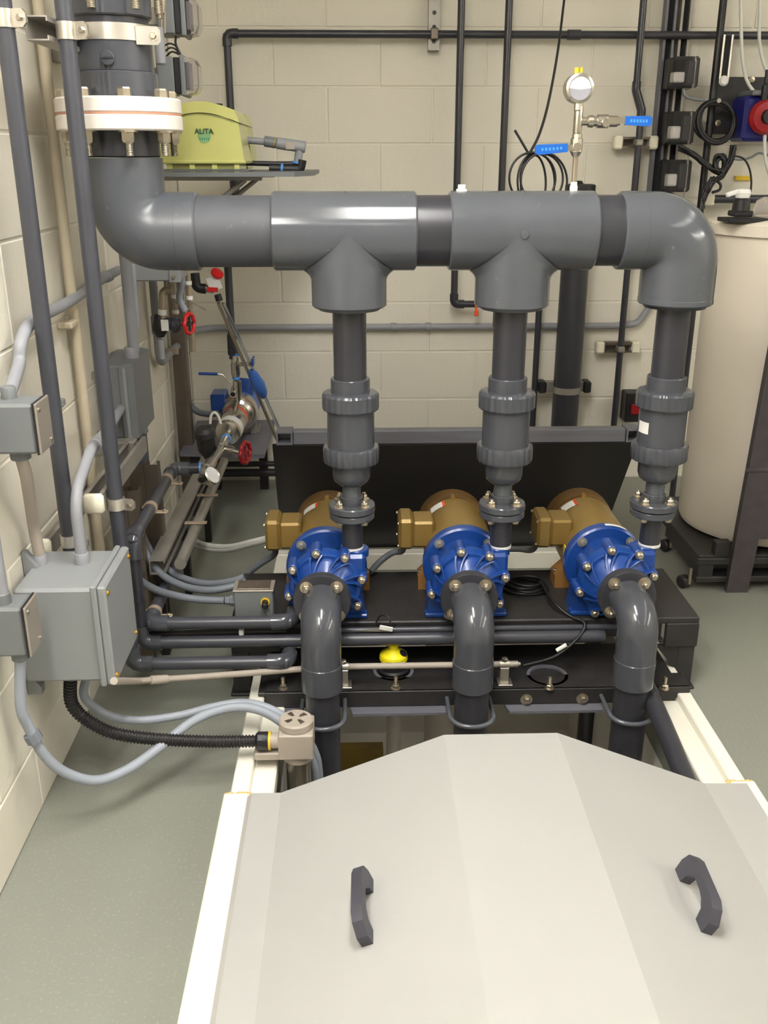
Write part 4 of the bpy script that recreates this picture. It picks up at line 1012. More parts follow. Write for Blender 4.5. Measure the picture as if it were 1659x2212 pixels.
# thick pipe with clamp
t, x, z0, z1 = vp('standpipe', 'thick dark pipe standing against the back wall with a steel clamp', 1241, 590, 930, 3.76, r=.054, bot=0., top=zat(1240, 412, 3.76))
MB().lathe([(0, .057), (.04, .057), (.044, .05), (.044, 0)], (x, 3.76, z1-.02), (0, 0, 1), 32).build('cap', 'black_plastic', t)
MB().lathe([(0, .02), (.012, .012), (.012, 0)], (x-.01, 3.75, z1+.024), (0, 0, 1), 16).build('cap_nut', 'black_plastic', t)
zc = zat(1222, 848, 3.70); MB().ring((x, 3.76, zc-.013), (x, 3.76, zc+.013), .0565, .054).build('clamp', 'galv', t)
MB().box((x-.09, 3.80, zc-.02), (x+.09, 3.84, zc+.02), .002).build('clamp_strut', 'galv', t)
for sg in (-1, 1): MB().box((x+sg*.092-.016, 3.785, zc-.024), (x+sg*.092+.016, 3.845, zc+.024), .006).build('end_cap', 'black_plastic', t)
# offset pipe with capped brackets
Y4 = 3.80
xa = xat(1390, 5, Y4); xb = xat(1385, 245, Y4); t = thing('offset_pipe', 'dark vertical pipe with a small sideways jog behind the right elbow', 'pipe', (xb, Y4, 0))
za, zb_ = zat(1380, 195, Y4), zat(1385, 238, Y4)
MB().tube(fillet([(xa, Y4, 2.3), (xa, Y4, za), (xb, Y4, zb_), (xb, Y4, 0)], .02), .0128, 20).build('pipe', 'pvc_dark', t)
MB().tube(fillet([(xa, Y4, za+.03), (xa, Y4, za), (xb, Y4, zb_), (xb, Y4, zb_-.03)], .02), .016, 20).build('offset_fitting', 'pvc_dark', t)
for py, px0, px1, nm in ((308, 1328, 1420, 'upper'), (750, 1290, 1380, 'lower')):
    z = zat(1370, py, 3.84); xl, xr_ = xat(px0, py, 3.83), xat(px1, py, 3.83); b = thing('pipe_bracket', nm+' short strut bracket with cream end caps holding the jogged pipe', 'bracket', (xb, 3.85, z))
    channel((xl+.01, 3.85, z), (xr_-.01, 3.85, z), (0, -1, 0)).build('channel', 'strut_brown', b, 20)
    MB().box((xl-.002, 3.825, z-.024), (xl+.032, 3.875, z+.024), .006).build('end_cap', 'cream_cap', b); MB().box((xr_-.03, 3.825, z-.024), (xr_+.004, 3.875, z+.024), .006).build('end_cap', 'cream_cap', b)
    MB().box((xb-.014, 3.782, z-.012), (xb+.014, 3.83, z+.012), .004).build('clip', 'galv', b)
# conduit along the back wall that turns onto the left wall
cz = zb(900, 706, 3.87); xl = WL+.03
pc = at(345, 785, X=xl)
t = thing('perimeter_conduit', 'grey conduit running low along the back wall and around onto the left wall', 'conduit', (0, 3.87, cz))
xe = xat(1372, 698, 3.87)
MB().tube(fillet([(xe+.06, 3.87, cz+.09), (xe+.01, 3.87, cz+.008), (xe-.09, 3.87, cz), (xl, 3.87, cz), (xl, pc.y, cz), (xl, pc.y, cz+.42)], [.05, .1, .12, .05], 8), .0135, 18).build('run', 'conduit_grey', t, 50)
for px in (850, 925): x = xat(px, 706, 3.87); MB().cyl((x-.012, 3.87, cz), (x+.012, 3.87, cz), .017, 18, .002).build('clip', 'conduit_grey', t)
MB().cyl((xl, pc.y, cz+.1), (xl, pc.y, cz+.16), .017, 18, .002).build('coupling', 'conduit_grey', t)
for dy in (.18, .5): MB().box((xl-.03, pc.y+dy, cz-.004), (xl+.03, pc.y+dy+.012, cz+.018), .003).build('strap', 'tan_strap', t)

# ---------------------------------------------------------------- pressure gauge on the manifold
gx = xat(1239, 405, MY); gz0 = MZ+RFIT-.002
def gz(y): return zat(1245, y, MY)
t = thing('gauge_assembly', 'steel pressure gauge with two blue lever valves on top of the manifold', 'gauge', (gx, MY, gz0))
def lz(name, prof, m, n=20, ax=(0, 0, 1)): return MB().lathe(prof, (gx, MY, 0), ax, n).build(name, m, t)
lz('nipple', [(gz0, .009), (gz(402), .009), (gz(400), .0075), (gz(393), .0075)], 'ptfe', 6)
lz('stem', [(gz(396), .0058), (gz(335), .0058)], 'brass_pipe')
v1 = lz('ball_valve', [(gz(338), .008), (gz(330), .012), (gz(328), .0135), (gz(300), .0135), (gz(298), .011), (gz(290), .011)], 'steel', 8)
q = at(1245, 318, Y=MY)
MB().lathe([(0, .007), (.02, .006), (.022, .009), (.03, .009), (.03, 0)], (gx, MY-.01, q.z), (-.2, -1, 0), 12).build('valve_stem', 'steel', v1)
def lever(p, d, L0, L1, parent, m='handle_blue'):
    d = V(d).normalized(); p = V(p); u = d; v = V((0, 0, 1))-d*d.z; v.normalize(); n = u.cross(v)
    MB().prism([(0, -.006), (L0+.01, -.006), (L0+.01, .006), (0, .006)], p, u, v, n*.003).build('lever', 'steel', parent)
    g = MB().prism([(L0, -.0085), (L1-.006, -.0105), (L1, -.006), (L1, .006), (L1-.006, .0105), (L0, .0085)], p-n*.003, u, v, n*.009).build('grip', m, parent)
    nf = n if n.y < 0 else -n
    base = p-n*.003 if n.y > 0 else p+n*.006
    for k in range(6):
        a = L0+(L1-L0)*(.18+.115*k); MB().prism([(a, -.003), (a+.004, -.003), (a+.004, .003), (a, .003)], base, u, v, nf*.0006).build('print_mark', 'tape_blue', g)
hp_ = V((gx-.004, MY-.034, q.z)); he = at(1156, 324, Y=MY-.034)
lever(hp_, he-hp_, .022, (he-hp_).length, v1)
lz('tee', [(gz(292), .0085), (gz(286), .0098), (gz(232), .0098), (gz(228), .0085), (gz(222), .0075)], 'steel')
bz = gz(262)
bv = MB().lathe([(0, .0085), (.02, .0085), (.022, .012), (.032, .013), (.033, .0105), (.04, .0105), (.041, .014), (.065, .014), (.067, .0115), (.085, .0115), (.086, .009), (.09, .009)], (gx, MY, bz), (1, 0, 0), 12).build('side_valve', 'steel', t)
MB().lathe([(0, .006), (.018, .006), (.018, .009), (.026, .009), (.026, 0)], (gx+.053, MY-.012, bz-.004), (0, -1, 0), 8).build('valve_stem', 'steel', bv)
hp_ = V((gx+.055, MY-.036, bz+.001)); he = at(1407, 262, Y=MY-.036); lever(hp_, he-hp_, sz(38, hp_), (he-hp_).length, bv)
MB().lathe([(0, .0), (0, .006), (.02, .006), (.02, 0)], (gx-.003, MY, gz(236)), (0, 0, 1), 8).build('adapter', 'steel', t)
gc = V((xat(1253, 190, MY-.02), MY-.015, zat(1253, 190, MY-.02)))
gr = sz(31, gc)
MB().cyl((gc.x, gc.y+.006, gc.z-gr-.012), (gc.x, gc.y+.006, gc.z-gr+.004), .008, 8).build('gauge_stem', 'steel', t)
cs = MB().lathe([(.03, 0), (.03, gr*.85), (.026, gr), (0, gr), (-.006, gr*.97), (-.008, gr*.8), (-.004, gr*.78), (-.004, 0)], gc, (0, 1, 0), 40).build('gauge_case', 'steel', t)
n = 24; d_ = gr*.77
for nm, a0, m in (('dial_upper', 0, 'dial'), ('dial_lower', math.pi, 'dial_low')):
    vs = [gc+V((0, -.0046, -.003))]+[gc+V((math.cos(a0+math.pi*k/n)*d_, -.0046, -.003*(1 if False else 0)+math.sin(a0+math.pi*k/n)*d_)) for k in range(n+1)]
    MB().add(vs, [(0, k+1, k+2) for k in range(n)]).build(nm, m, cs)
MB().lathe([(0, .005), (.012, .005), (.012, 0)], gc+V((-.006, .01, gr-.002)), (0, 0, 1), 10).build('fill_plug', 'label_yellow', cs)
MB().lathe([(0, .003), (.012, .003), (.012, 0)], gc+V((.004, .01, gr-.002)), (0, 0, 1), 10).build('vent_pin', 'label_yellow', cs)
x = xat(997, 405, MY); MB().lathe([(0, .013), (.006, .013), (.007, .009), (.016, .009), (.016, 0)], (x, MY, MZ+RFIT-.003), (0, 0, 1), 6).build('hex_plug', 'label_white', T, label='pale hex plug')

# coil of black tubing hanging behind the manifold
t = thing('tube_coil', 'coil of thin black tubing hanging behind the second tee', 'tubing', at(1160, 340, Y=2.42))
Yc = 2.40
def coil_loop(cx, cy, rx, ry, Y, ph=0): return smooth([at(cx+rx*math.sin(a+ph), cy-ry*math.cos(a+ph), Y=Y+.01*math.sin(a)) for a in [2*math.pi*k/14 for k in range(15)]], 3)
for cx, cy, rx, ry, Y in ((1150, 385, 50, 56, Yc), (1158, 392, 40, 62, Yc+.01), (1170, 385, 46, 54, Yc+.02), (1152, 395, 27, 62, Yc+.015), (1175, 392, 50, 62, Yc-.01)):
    MB().tube(coil_loop(cx, cy, rx, ry, Y)[:-1], .0028, 8, closed=True).build('loop', 'black_cable', t, 60)
MB().tube(smooth([at(x, y, Y=Y) for x, y, Y in ((1220, -10, 3.0), (1205, 110, 2.85), (1185, 220, 2.6), (1165, 290, 2.45), (1145, 330, 2.40))], 8), .0035, 8).build('tail', 'black_cable', t, 60)
MB().tube([at(1112, 281, Y=2.4), at(1142, 332, Y=2.4)], .003, 8).build('tail', 'black_cable', t, 60)

# ================================================================ two lime air pumps on a shelf
SY = 2.95
zs = zat(450, 362, SY); sx0, sx1 = -.60, xat(640, 375, SY-.06)
t = thing('pump_shelf', 'clear grey shelf on steel arms holding the lime air pumps', 'shelf', (-.4, 3.1, zs))
b = MB(); xr_ = xat(636, 380, 2.88); b.prism([(WL, 2.88), (xr_, 2.88), (xr_+.05, 3.02), (xr_+.05, 3.5), (WL, 3.5)], (0, 0, zs-.024), (1, 0, 0), (0, 1, 0), (0, 0, .012)); b.build('plate', 'box_grey_dark', t)
MB().box((WL, 2.88, zs-.012), (xr_-.13, 2.90, zs-.003), .002).build('clear_edge', 'clear_sheet', t)
for y in (2.95, 3.42):
    MB().box((WL, y, zs-.036), (-.27, y+.03, zs-.024), .002).build('arm', 'galv', t)
    MB().tube([(WL+.005, y+.015, zs-.3), (-.32, y+.015, zs-.034)], .008, 10).build('brace', 'galv', t)
def air_pump(label, x0, x1, y0, dp, front):
    t = thing('air_pump', label, 'air pump', ((x0+x1)/2, y0, zs-.008), 'lime air pumps on the shelf')
    w_ = x1-x0; H_ = .178; z0 = zs-.008
    def hull(ins, zlo, zhi, bulge, yo):
        pr = [(ins, zlo), (w_-ins, zlo), (w_-ins-.012, zhi)]
        k = 12
        for i in range(1, k): s = i/k; pr.append((w_-ins-.012-(w_-2*ins-.024)*s, zhi+bulge*math.sin(math.pi*s)))
        pr.append((ins+.012, zhi)); return pr
    b = MB(); b.prism(hull(.004, .028, .128, .026, 0), (x0, y0+.004, z0), (1, 0, 0), (0, 0, 1), (0, dp-.008, 0)); b.build('lower_case', 'lime_plastic', t, 25)
    pr = [(.012, .129)]+[(.012+(w_-.024)*i/12, .129+.027*math.sin(math.pi*i/12)) for i in range(1, 12)]+[(w_-.012, .129)]+[(w_-.02-(w_-.05)*i/12+(-.006), .133+.022*(1 if 0 < i < 12 else 0)*0+.03+.022*math.sin(math.pi*i/12)) for i in range(13)]
    lid = MB().prism(pr, (x0, y0, z0), (1, 0, 0), (0, 0, 1), (0, dp, 0)).build('lid', 'lime_plastic', t, 25)
    MB().prism([(.014, .126)]+[(.014+(w_-.028)*i/12, .1265+.0275*math.sin(math.pi*i/12)) for i in range(13)]+[(w_-.016-(w_-.032)*i/12, .1235+.027*math.sin(math.pi*i/12)) for i in range(1, 12)], (x0, y0+.003, z0), (1, 0, 0), (0, 0, 1), (0, dp-.006, 0)).build('seam', 'lime_dark', t)
    MB().box((x0, y0-.002, z0+.018), (x1, y0+dp+.002, z0+.028), .003).build('rim', 'lime_plastic', t)
    for k in range(4):
        a = x0+.02+(w_-.055)*k/3; MB().box((a, y0+.006, z0), (a+.016, y0+dp-.006, z0+.019), .002).build('foot', 'lime_plastic', t)
    MB().box((x0+.02, y0+.012, z0+.002), (x1-.02, y0+dp-.012, z0+.02), .002).build('base', 'lime_dark', t)
    for dx in (.5, .64): MB().lathe([(0, .013), (.008, .013), (.009, .011), (.009, 0)], (x0+w_*dx, y0+dp*(.45 if dx < .6 else .8), z0+.178), (0, 0, 1), 16).build('knob', 'black_plastic', t)
    if front:
        c = at(441, 290, Y=y0+.003); k = 20
        hp = [(.0, -.02), (.012, -.016), (.019, -.004), (.02, .01), (.015, .017), (.007, .016), (0, .011), (-.007, .016), (-.015, .017), (-.02, .01), (-.019, -.004), (-.012, -.016)]
        MB().prism(hp, (c.x, y0+.0035, c.z-.004), (1, 0, 0), (0, 0, 1), (0, -.0006, 0)).build('emblem', 'print_green_light', t)
        text('ALITA', .02, (c.x, y0+.0026, c.z+.007), (1, 0, 0), (0, 0, 1), 'print_dark', t)
        for i in range(5): MB().box((c.x-.014+.006*i, y0+.0026, c.z-.016), (c.x-.0105+.006*i, y0+.003, c.z-.0095)).build('small_print', 'print_green', t)
    return t
air_pump('lime green air pump with a green emblem in front on the shelf', -.565, xat(528, 300, SY), SY, .20, True)
air_pump('second lime green air pump half hidden behind the first', -.565, xat(545, 300, SY+.27), SY+.27, .18, False)
# outlet fittings
t = thing('air_outlet', 'grey and black air fittings right of the lime pumps', 'fitting', at(620, 340, Y=3.2))
Y = 3.2
def A(x, y): return at(x, y, Y=Y)
MB().cyl(A(520, 302), A(575, 306), .0105, 18).build('pipe', 'conduit_grey', t); MB().cyl(A(571, 305), A(598, 309), .0165, 14, .002).build('union', 'cable_dark', t); MB().ring(A(592, 308), A(595, 309), .017, .01).build('ring', 'yellow_dull', t)
MB().cyl(A(598, 309), A(660, 318), .0175, 20, .002).build('body', 'conduit_grey', t); MB().box(A(618, 323)+V((0, -.021, 0)), A(637, 308)+V((0, -.017, 0)), .001).build('label_plate', 'tan_pipe', t)
MB().cyl(A(648, 315), A(643, 352), .0125, 18, .002).build('drop', 'conduit_grey', t)
MB().tube(fillet([A(582, 363), A(648, 366), A(652, 345)], .012), .0155, 18).build('black_elbow', 'black_plastic', t); MB().ring(A(607, 364), A(612, 364.5), .017, .01).build('tape', 'tape_blue', t); MB().ring(A(640, 349), A(639.5, 353), .015, .01).build('tape', 'tape_blue', t)
MB().tube([A(530, 352), A(590, 354), A(640, 354)], .008, 10).build('black_hose', 'black_plastic', t)

# two grey devices with clear fronts high on the left
for nm, y0, y1 in (('upper', -12, 74), ('lower', 121, 204)):
    Yd = 2.62; a = at(352, y0, Y=Yd); c = at(376, y1, Y=Yd); z1, z0 = a.z, c.z
    t = thing('wall_device', nm+' grey device with a clear bulged front left of the big column', 'device', (a.x, Yd, z0))
    x0 = xat(338, (y0+y1)/2, Yd); x1 = xat(375, (y0+y1)/2, Yd); x2 = xat(389, (y0+y1)/2, Yd); x3 = xat(424, (y0+y1)/2, Yd)
    MB().box((x0, Yd, z0), (x1, Yd+.09, z1), .004).build('body', 'box_grey_dark', t)
    MB().box((x1, Yd+.004, z0+.002), (x2, Yd+.086, z1-.002), .002).build('gasket', 'black_plastic', t)
    MB().box((x2, Yd, z0-.004), (x2+.012, Yd+.09, z1+.004), .003).build('flange', 'box_grey_dark', t)
    w_ = x3-x2-.01; pr = [(0, 0), (w_*.7, .004), (w_, .02), (w_, z1-z0-.02), (w_*.7, z1-z0-.004), (0, z1-z0)]
    MB().prism(pr, (x2+.012, Yd+.006, z0), (1, 0, 0), (0, 0, 1), (0, .078, 0)).build('clear_cover', 'clear_plastic', t, 20)
    MB().box((x2+.012, Yd+.014, z0+.012), (x2+.022, Yd+.07, z1-.012), .002).build('face', 'lens_grey', t)
    MB().box((x0-.08, Yd+.03, (z0+z1)/2-.02), (x0, Yd+.06, (z0+z1)/2+.02), .002).build('mount', 'galv', t)
t = thing('cable_bunch', 'three thin black wires looping between the two grey devices', 'wires', at(370, 100, Y=2.64))
for k in range(3): MB().tube(smooth([at(353+3*k, 100+11*k, Y=2.64), at(366+2*k, 94+9*k, Y=2.63), at(380, 100+7*k, Y=2.64), at(386, 118, Y=2.64)], 5), .0022, 8).build('wire', 'black_cable', t, 60)
MB().tube(smooth([at(380, 78, Y=2.64), at(380, 96, Y=2.64), at(392, 122, Y=2.64)], 5), .0028, 8).build('wire', 'black_cable', t, 60)
# steel fittings beside upper column
t = thing('thin_conduit', 'thin steel tubes with a brass fitting between the column and the devices', 'tubing', at(350, 60, Y=2.5))
q = at(352, 30, Y=2.5); MB().cyl(at(349, 28, Y=2.5), at(351, -20, Y=2.5), .009, 12).build('fitting', 'brass_pipe', t)
for dx in (0, 7): MB().cyl(at(349+dx, 72, Y=2.5), at(349+dx, 24, Y=2.5), .0028, 8).build('tube', 'brass_pipe', t)
q = at(346, 110, Y=2.5); MB().cyl(q+V((0, 0, -.03)), q+V((0, 0, .05)), .012, 14, .003).build('conduit_end', 'conduit_grey', t)

# ================================================================ valves under the big elbow, left corner
Yv = 3.0
t = thing('control_panel', 'pale blue-grey control box half hidden under the big left elbow', 'panel', at(330, 600, Y=2.85))
x0, x1 = xat(268, 605, 2.85), xat(388, 605, 2.85); z0 = zat(330, 608, 2.85)
MB().box((max(x0, WL+.002), 2.85, z0), (x1, 3.0, z0+.16), .004).build('body', 'box_grey', t)
MB().box((x1-.03, 2.842, z0-.004), (x1+.004, 2.852, z0+.16), .003).build('latch_plate', 'box_grey', t); MB().lathe([(0, .006), (.006, .005), (.006, 0)], (x1-.015, 2.842, z0+.014), (0, -1, 0), 12).build('screw', 'bolt_steel', t)
t = thing('upright_strut', 'brown upright strut in the left back corner behind the valves', 'strut', (-.6, 3.5, 0))
x = xat(396, 850, 3.5); channel((x, 3.5, 0), (x, 3.5, zat(396, 600, 3.5)), (0, 1, 0), .05).build('channel', 'strut_brown', t, 20)
x = xat(374, 850, 3.4); MB().cyl((x, 3.4, .0), (x, 3.4, zat(370, 620, 3.4)), .006, 12).build('thin_riser', 'galv', None, label='thin steel rod beside the brown corner strut', cat='rod')
t = thing('diaphragm_valve', 'black plastic valve with a bright red wheel under the control box', 'valve', at(350, 700, Y=Yv))
def Bv(x, y, Y=Yv): return at(x, y, Y=Y)
MB().tube(fillet([Bv(372, 627), Bv(352, 627), Bv(352, 690)], .03), .0125, 18).build('brass_elbow', 'brass_pipe', t); MB().cyl(Bv(351, 668), Bv(351, 680), .014, 16).build('seal', 'ptfe', t)
MB().lathe([(0, .012), (.01, .018), (.02, .024), (.035, .024), (.05, .018), (.07, .014)], Bv(347, 728), V((0, 0, 1)), 20).build('body', 'black_plastic', t)
MB().cyl(Bv(350, 698), Bv(392, 702), .02, 18, .003).build('bonnet', 'pvc_dark', t); MB().box(Bv(352, 712)+V((0, -.026, 0)), Bv(366, 688)+V((0, -.021, 0)), .001).build('sticker', 'label_white', t)
MB().cyl(Bv(372, 702), Bv(384, 702), .026, 10, .003).build('nut', 'pvc_dark', t); MB().cyl(Bv(392, 700), Bv(404, 700), .008, 12).build('stem', 'red_dark', t)
def wheel(parent, c, axis, R_, m='red_paint'):
    a, u, v = frame(axis); n = 48; pts = [V(c)+(u*math.cos(2*math.pi*k/n)+v*math.sin(2*math.pi*k/n))*(R_*(1+.07*math.cos(8*2*math.pi*k/n))) for k in range(n)]
    h = MB().tube(pts, R_*.2, 10, closed=True).build('hand_wheel', m, parent, 60)
    b = MB(); b.cyl(V(c)-a*R_*.12, V(c)+a*R_*.12, R_*.28, 14)
    for k in range(4): d = u*math.cos(k*math.pi/2)+v*math.sin(k*math.pi/2); b.cyl(V(c)+d*R_*.2, V(c)+d*R_*.95, R_*.13, 8)
    b.build('spokes', 'black_plastic' if m == 'red_paint' else m, parent); return h
wheel(t, Bv(409, 699), (1, -.35, 0), .03)
MB().cyl(Bv(348, 733), Bv(351, 775), .009, 12).build('tube', 'conduit_grey', t)
t = thing('sample_tap_pipes', 'pair of thin brass pipes with white sealed joints under the control box', 'pipe', at(380, 640, Y=3.1))
for px, yb in ((377, 680), (409, 760)):
    x = xat(px, 640, 3.1); MB().cyl((x, 3.1, zat(px, yb, 3.1)), (x, 3.1, zat(px, 575, 3.1)), .0085, 14).build('pipe', 'brass_pipe', t)
    for y in ((640, 673) if px < 400 else (611, 643)): z = zat(px, y, 3.1); MB().cyl((x, 3.1, z-.006), (x, 3.1, z+.006), .011, 14).build('seal', 'ptfe', t)
    z = zat(px, 652, 3.09); MB().prism([(0, 0), (.05, -.028), (.053, -.024), (.004, .004)], (x, 3.085, z), (1, 0, 0), (0, 0, 1), (0, .003, 0)).build('lever', 'galv', t)
MB().tube(smooth([at(x, y, Y=3.06) for x, y in ((394, 590), (391, 620), (388, 645), (400, 672))], 6), .011, 12).build('flexible_hose', 'cable_grey', None, 40, 'short bluish ribbed hose between the thin brass pipes', 'hose')
t = thing('needle_valve', 'tagged red tap with a white label in front of the dark drop pipe', 'valve', at(465, 610, Y=3.3))
def Cv(x, y, Y=3.3): return at(x, y, Y=Y)
MB().tube(fillet([Cv(420, 590), Cv(424, 622), Cv(445, 624)], .02), .017, 16).build('black_elbow', 'black_plastic', t); MB().cyl(Cv(440, 622), Cv(462, 626), .012, 14).build('body', 'galv', t)
MB().box(Cv(452, 625)+V((0, -.03, 0)), Cv(478, 595)+V((0, -.026, 0)), .001, Matrix.Rotation(-.3, 3, 'Y')).build('label_tag', 'label_white', t); MB().box(Cv(450, 628)+V((0, -.034, 0)), Cv(473, 618)+V((0, -.028, 0)), .001, Matrix.Rotation(-.3, 3, 'Y') @ Matrix.Rotation(.35, 3, 'Y')).build('red_band', 'red_paint', t)
MB().lathe([(0, .022), (.008, .022), (.01, .012), (.01, 0)], Cv(470, 591)+V((0, -.02, 0)), (.5, -.5, .8), 16).build('red_cap', 'red_paint', t)
MB().cyl(Cv(470, 636), Cv(474, 650), .012, 14).build('outlet', 'black_plastic', t)
# leaning clear tubes with blue wrap
for i, (a, c, nm) in enumerate((((472, 655), (588, 925), 'left'), ((482, 655), (602, 925), 'right'))):
    p0, p1 = at(*a, Y=3.3), at(*c, Y=3.62 if i == 0 else 3.62)
    MB().tube([p0, p1, p1+(p1-p0)*.35], .0065, 12).build('clear_tube', 'clear_sheet' if i else 'brass_pipe', None, label=nm+' of two shiny tubes leaning beside the small steel pump', cat='tube')
p0, p1 = at(542, 800, Y=3.44), at(577, 870, Y=3.54)
MB().lathe([(0, .008), (.02, .018), (.08, .026), (.12, .022), (.145, .012)], p0, p1-p0, 16).build('blue_wrap', 'blue_light', None, 40, 'crumpled blue wrap on the leaning shiny tubes', 'wrap')

# ================================================================ booster pump on its shelf
Zs = .285
fl_, fr = at(388, 978, Z=Zs), at(570, 982, Z=Zs); bl, br_ = at(428, 906, Z=Zs), at(585, 906, Z=Zs)
t = thing('booster_shelf', 'grey shelf plate on dark legs in the left back corner', 'shelf', (fl_.x, fl_.y, 0))
MB().prism([(max(fl_.x, WL+.01), fl_.y), (fr.x, fr.y), (br_.x+.02, 3.84), (max(bl.x, WL+.01), 3.84)], (0, 0, Zs-.014), (1, 0, 0), (0, 1, 0), (0, 0, .014)).build('plate', 'grey_frp', t)
for x, y in ((fl_.x+.03, fl_.y+.03), (fl_.x+.05, 3.78), (br_.x-.05, 3.78)): MB().box((x, y, 0), (x+.035, y+.035, Zs-.014), .002).build('leg', 'black_frp', t)
pf, pb_ = at(492, 936, Z=Zs+.095), at(519, 883, Z=Zs+.095)
t = thing('booster_pump', 'small stainless steel pump with a blue motor on the corner shelf', 'pump', (pf.x, pf.y, Zs))
ax = (pb_-pf).normalized(); L = (pb_-pf).length
def bp(name, prof, m, n=32): return MB().lathe(prof, pf, ax, n).build(name, m, t)
bp('barrel', [(-.004, 0), (-.004, .03), (0, .042), (.006, .046), (L*.72, .048), (L*.74, .06), (L*.8, .068)], 'steel')
bp('label_band', [(.02, .0468), (.07, .0475), (.0701, .0476)], 'label_white'); bp('orange_band', [(L*.52, .0478), (L*.60, .048), (L*.601, .0481)], 'label_orange')
bp('flange', [(L*.78, .06), (L*.78, .072), (L*.92, .074), (L*.93, .06)], 'steel')
bp('motor', [(L*.92, .05), (L*.95, .066), (L+.13, .066), (L+.15, .05), (L+.15, 0)], 'blue_light')
q = at(490, 868, Y=pb_.y-.05); MB().box((xat(456, 862, pb_.y-.06), pb_.y-.08, zat(470, 886, pb_.y-.06)), (xat(488, 862, pb_.y-.06), pb_.y+.02, zat(470, 850, pb_.y-.06)), .004).build('terminal_box', 'blue_paint', t)
MB().lathe([(0, .034), (.05, .034), (.06, .025), (.06, 0)], at(530, 850, Y=pb_.y+.05), (.1, .2, 1), 20).build('blue_cap', 'blue_paint', t)
for sg in (-1, 1): MB().box((pf.x+.05*sg-.012+ax.x*L*.8, pb_.y-.03, Zs), (pf.x+.05*sg+.012+ax.x*L*.8, pb_.y+.01, Zs+.045), .002).build('foot', 'galv', t)
MB().box((pf.x-.04+ax.x*L*.9, pb_.y-.02, Zs), (pf.x+.075+ax.x*L*.9, pb_.y+.03, Zs+.03), .002).build('cradle', 'galv', t)
# discharge valve stack above
t = thing('outlet_valve', 'steel outlet valve stack with blue levers joining the drop pipe', 'valve', at(508, 800, Y=3.46))
def D(y): return zat(507, y, 3.46)
x = lo.x; xo = xat(509, 800, 3.46)
vb = MB().lathe([(D(815), .012), (D(808), .017), (D(786), .018), (D(784), .015), (D(770), .016), (D(766), .013)], (xo, 3.46, 0), (0, 0, 1), 12).build('valve_body', 'steel', t)
MB().lathe([(D(768), .0155), (D(763), .0155)], (xo, 3.46, 0), (0, 0, 1), 16).build('tape', 'tape_blue', t); MB().lathe([(D(819), .014), (D(814), .014)], (xo, 3.46, 0), (0, 0, 1), 16).build('tape', 'tape_blue', t)
MB().cyl((xo+.01, 3.46, D(787)), (xat(545, 785, 3.46), 3.45, D(785)), .007, 10).build('valve_stem', 'steel', vb); q = at(548, 779, Y=3.45); MB().box((q.x-.004, 3.40, q.z-.012), (q.x+.004, 3.46, q.z+.016), .002).build('lever', 'blue_paint', vb)
MB().lathe([(D(862), .012), (D(840), .016), (D(822), .016), (D(820), .012)], (xo+.004, 3.45, 0), (0, 0, 1), 12).build('lower_tee', 'steel', t)
c = at(503, 852, Y=3.42); MB().ring(c, c+V((0, .05, .01)), .0125, .009, 20).build('drain_port', 'steel', t); MB().cyl(c+V((0, .012, 0)), c+V((0, .05, .01)), .009, 16).build('port_plug', 'black_plastic', t)
p0 = at(499, 828, Y=3.42); p1 = at(480, 809, Y=3.42); p2 = at(470, 808, Y=3.42); p3 = at(429, 807, Y=3.42)
MB().tube([p0, p1, p2], .0035, 8).build('lever', 'steel', t); MB().tube([p2, p3], .0055, 8).build('lever_grip', 'blue_paint', t)
MB().tube([V((xo+.004, 3.45, D(858))), pf+ax*(L*.55)+V((0, 0, .04))], .012, 14).build('riser', 'steel', t)
# suction valve, gauge and damper in front
t = thing('inlet_valve', 'brass inlet valve with a dark red wheel in front of the small steel pump', 'valve', at(480, 970, Y=3.05))
zi = e1.z
i0, i1, i2 = pf+V((0, 0, -.01)), at(478, 968, Y=3.05), at(448, 1012, Y=2.68)
MB().tube([i0, i1], .016, 16).build('neck', 'steel', t); MB().tube([i1, i1+(i2-i1)*.8], .0145, 16).build('pipe', 'steel', t)
MB().ring(i0+(i1-i0)*.25, i0+(i1-i0)*.32, .0185, .01).build('tape', 'tape_blue', t)
w1_ = at(522, 977, Y=3.03); MB().cyl(i1, i1+(w1_-i1)*.6, .015, 12).build('bonnet', 'steel', t); MB().cyl(i1+(w1_-i1)*.5, w1_, .007, 10).build('stem', 'steel', t)
wheel(t, at(530, 978, Y=3.03), (1, -.4, 0), .034, 'red_dark')
tg = thing('inlet_gauge', 'round dial gauge on a steel cross at the end of the wall pipe', 'gauge', i2)
MB().cyl(i1+(i2-i1)*.75, i2+(i2-i1)*.08, .019, 16, .003).build('cross', 'steel', tg); MB().cyl(e3-V((.012, 0, 0)), i2, .0165, 16).build('union', 'steel', tg); MB().ring(e3-V((.006, 0, 0)), e3, .0185, .012).build('tape', 'tape_blue', tg)
g = at(455, 1028, Y=2.63); gd = V((.75, -.35, .5)).normalized()
cs = MB().lathe([(-.012, .02), (-.01, .029), (.008, .03), (.011, .027), (.008, .025), (.008, 0)], g, gd, 28).build('case', 'steel', tg); MB().lathe([(.0083, .025), (.0088, .025), (.0088, 0)], g, gd, 24).build('dial', 'dial', cs)
c = at(440, 1030, Y=2.64); MB().lathe([(0, .013), (.02, .013), (.02, .008)], c, (-.2, -1, -.2), 16).build('open_port', 'steel', tg); MB().lathe([(0, .009), (.021, .009), (.021, 0)], c, (-.2, -1, -.2), 14).build('bore', 'black_plastic', tg)
t = thing('pulsation_damper', 'black round canister with a white loop of hose beside the inlet valve', 'canister', at(443, 945, Y=3.05))
c = at(442, 935, Y=3.02); d = V((.06, .12, -1)).normalized()
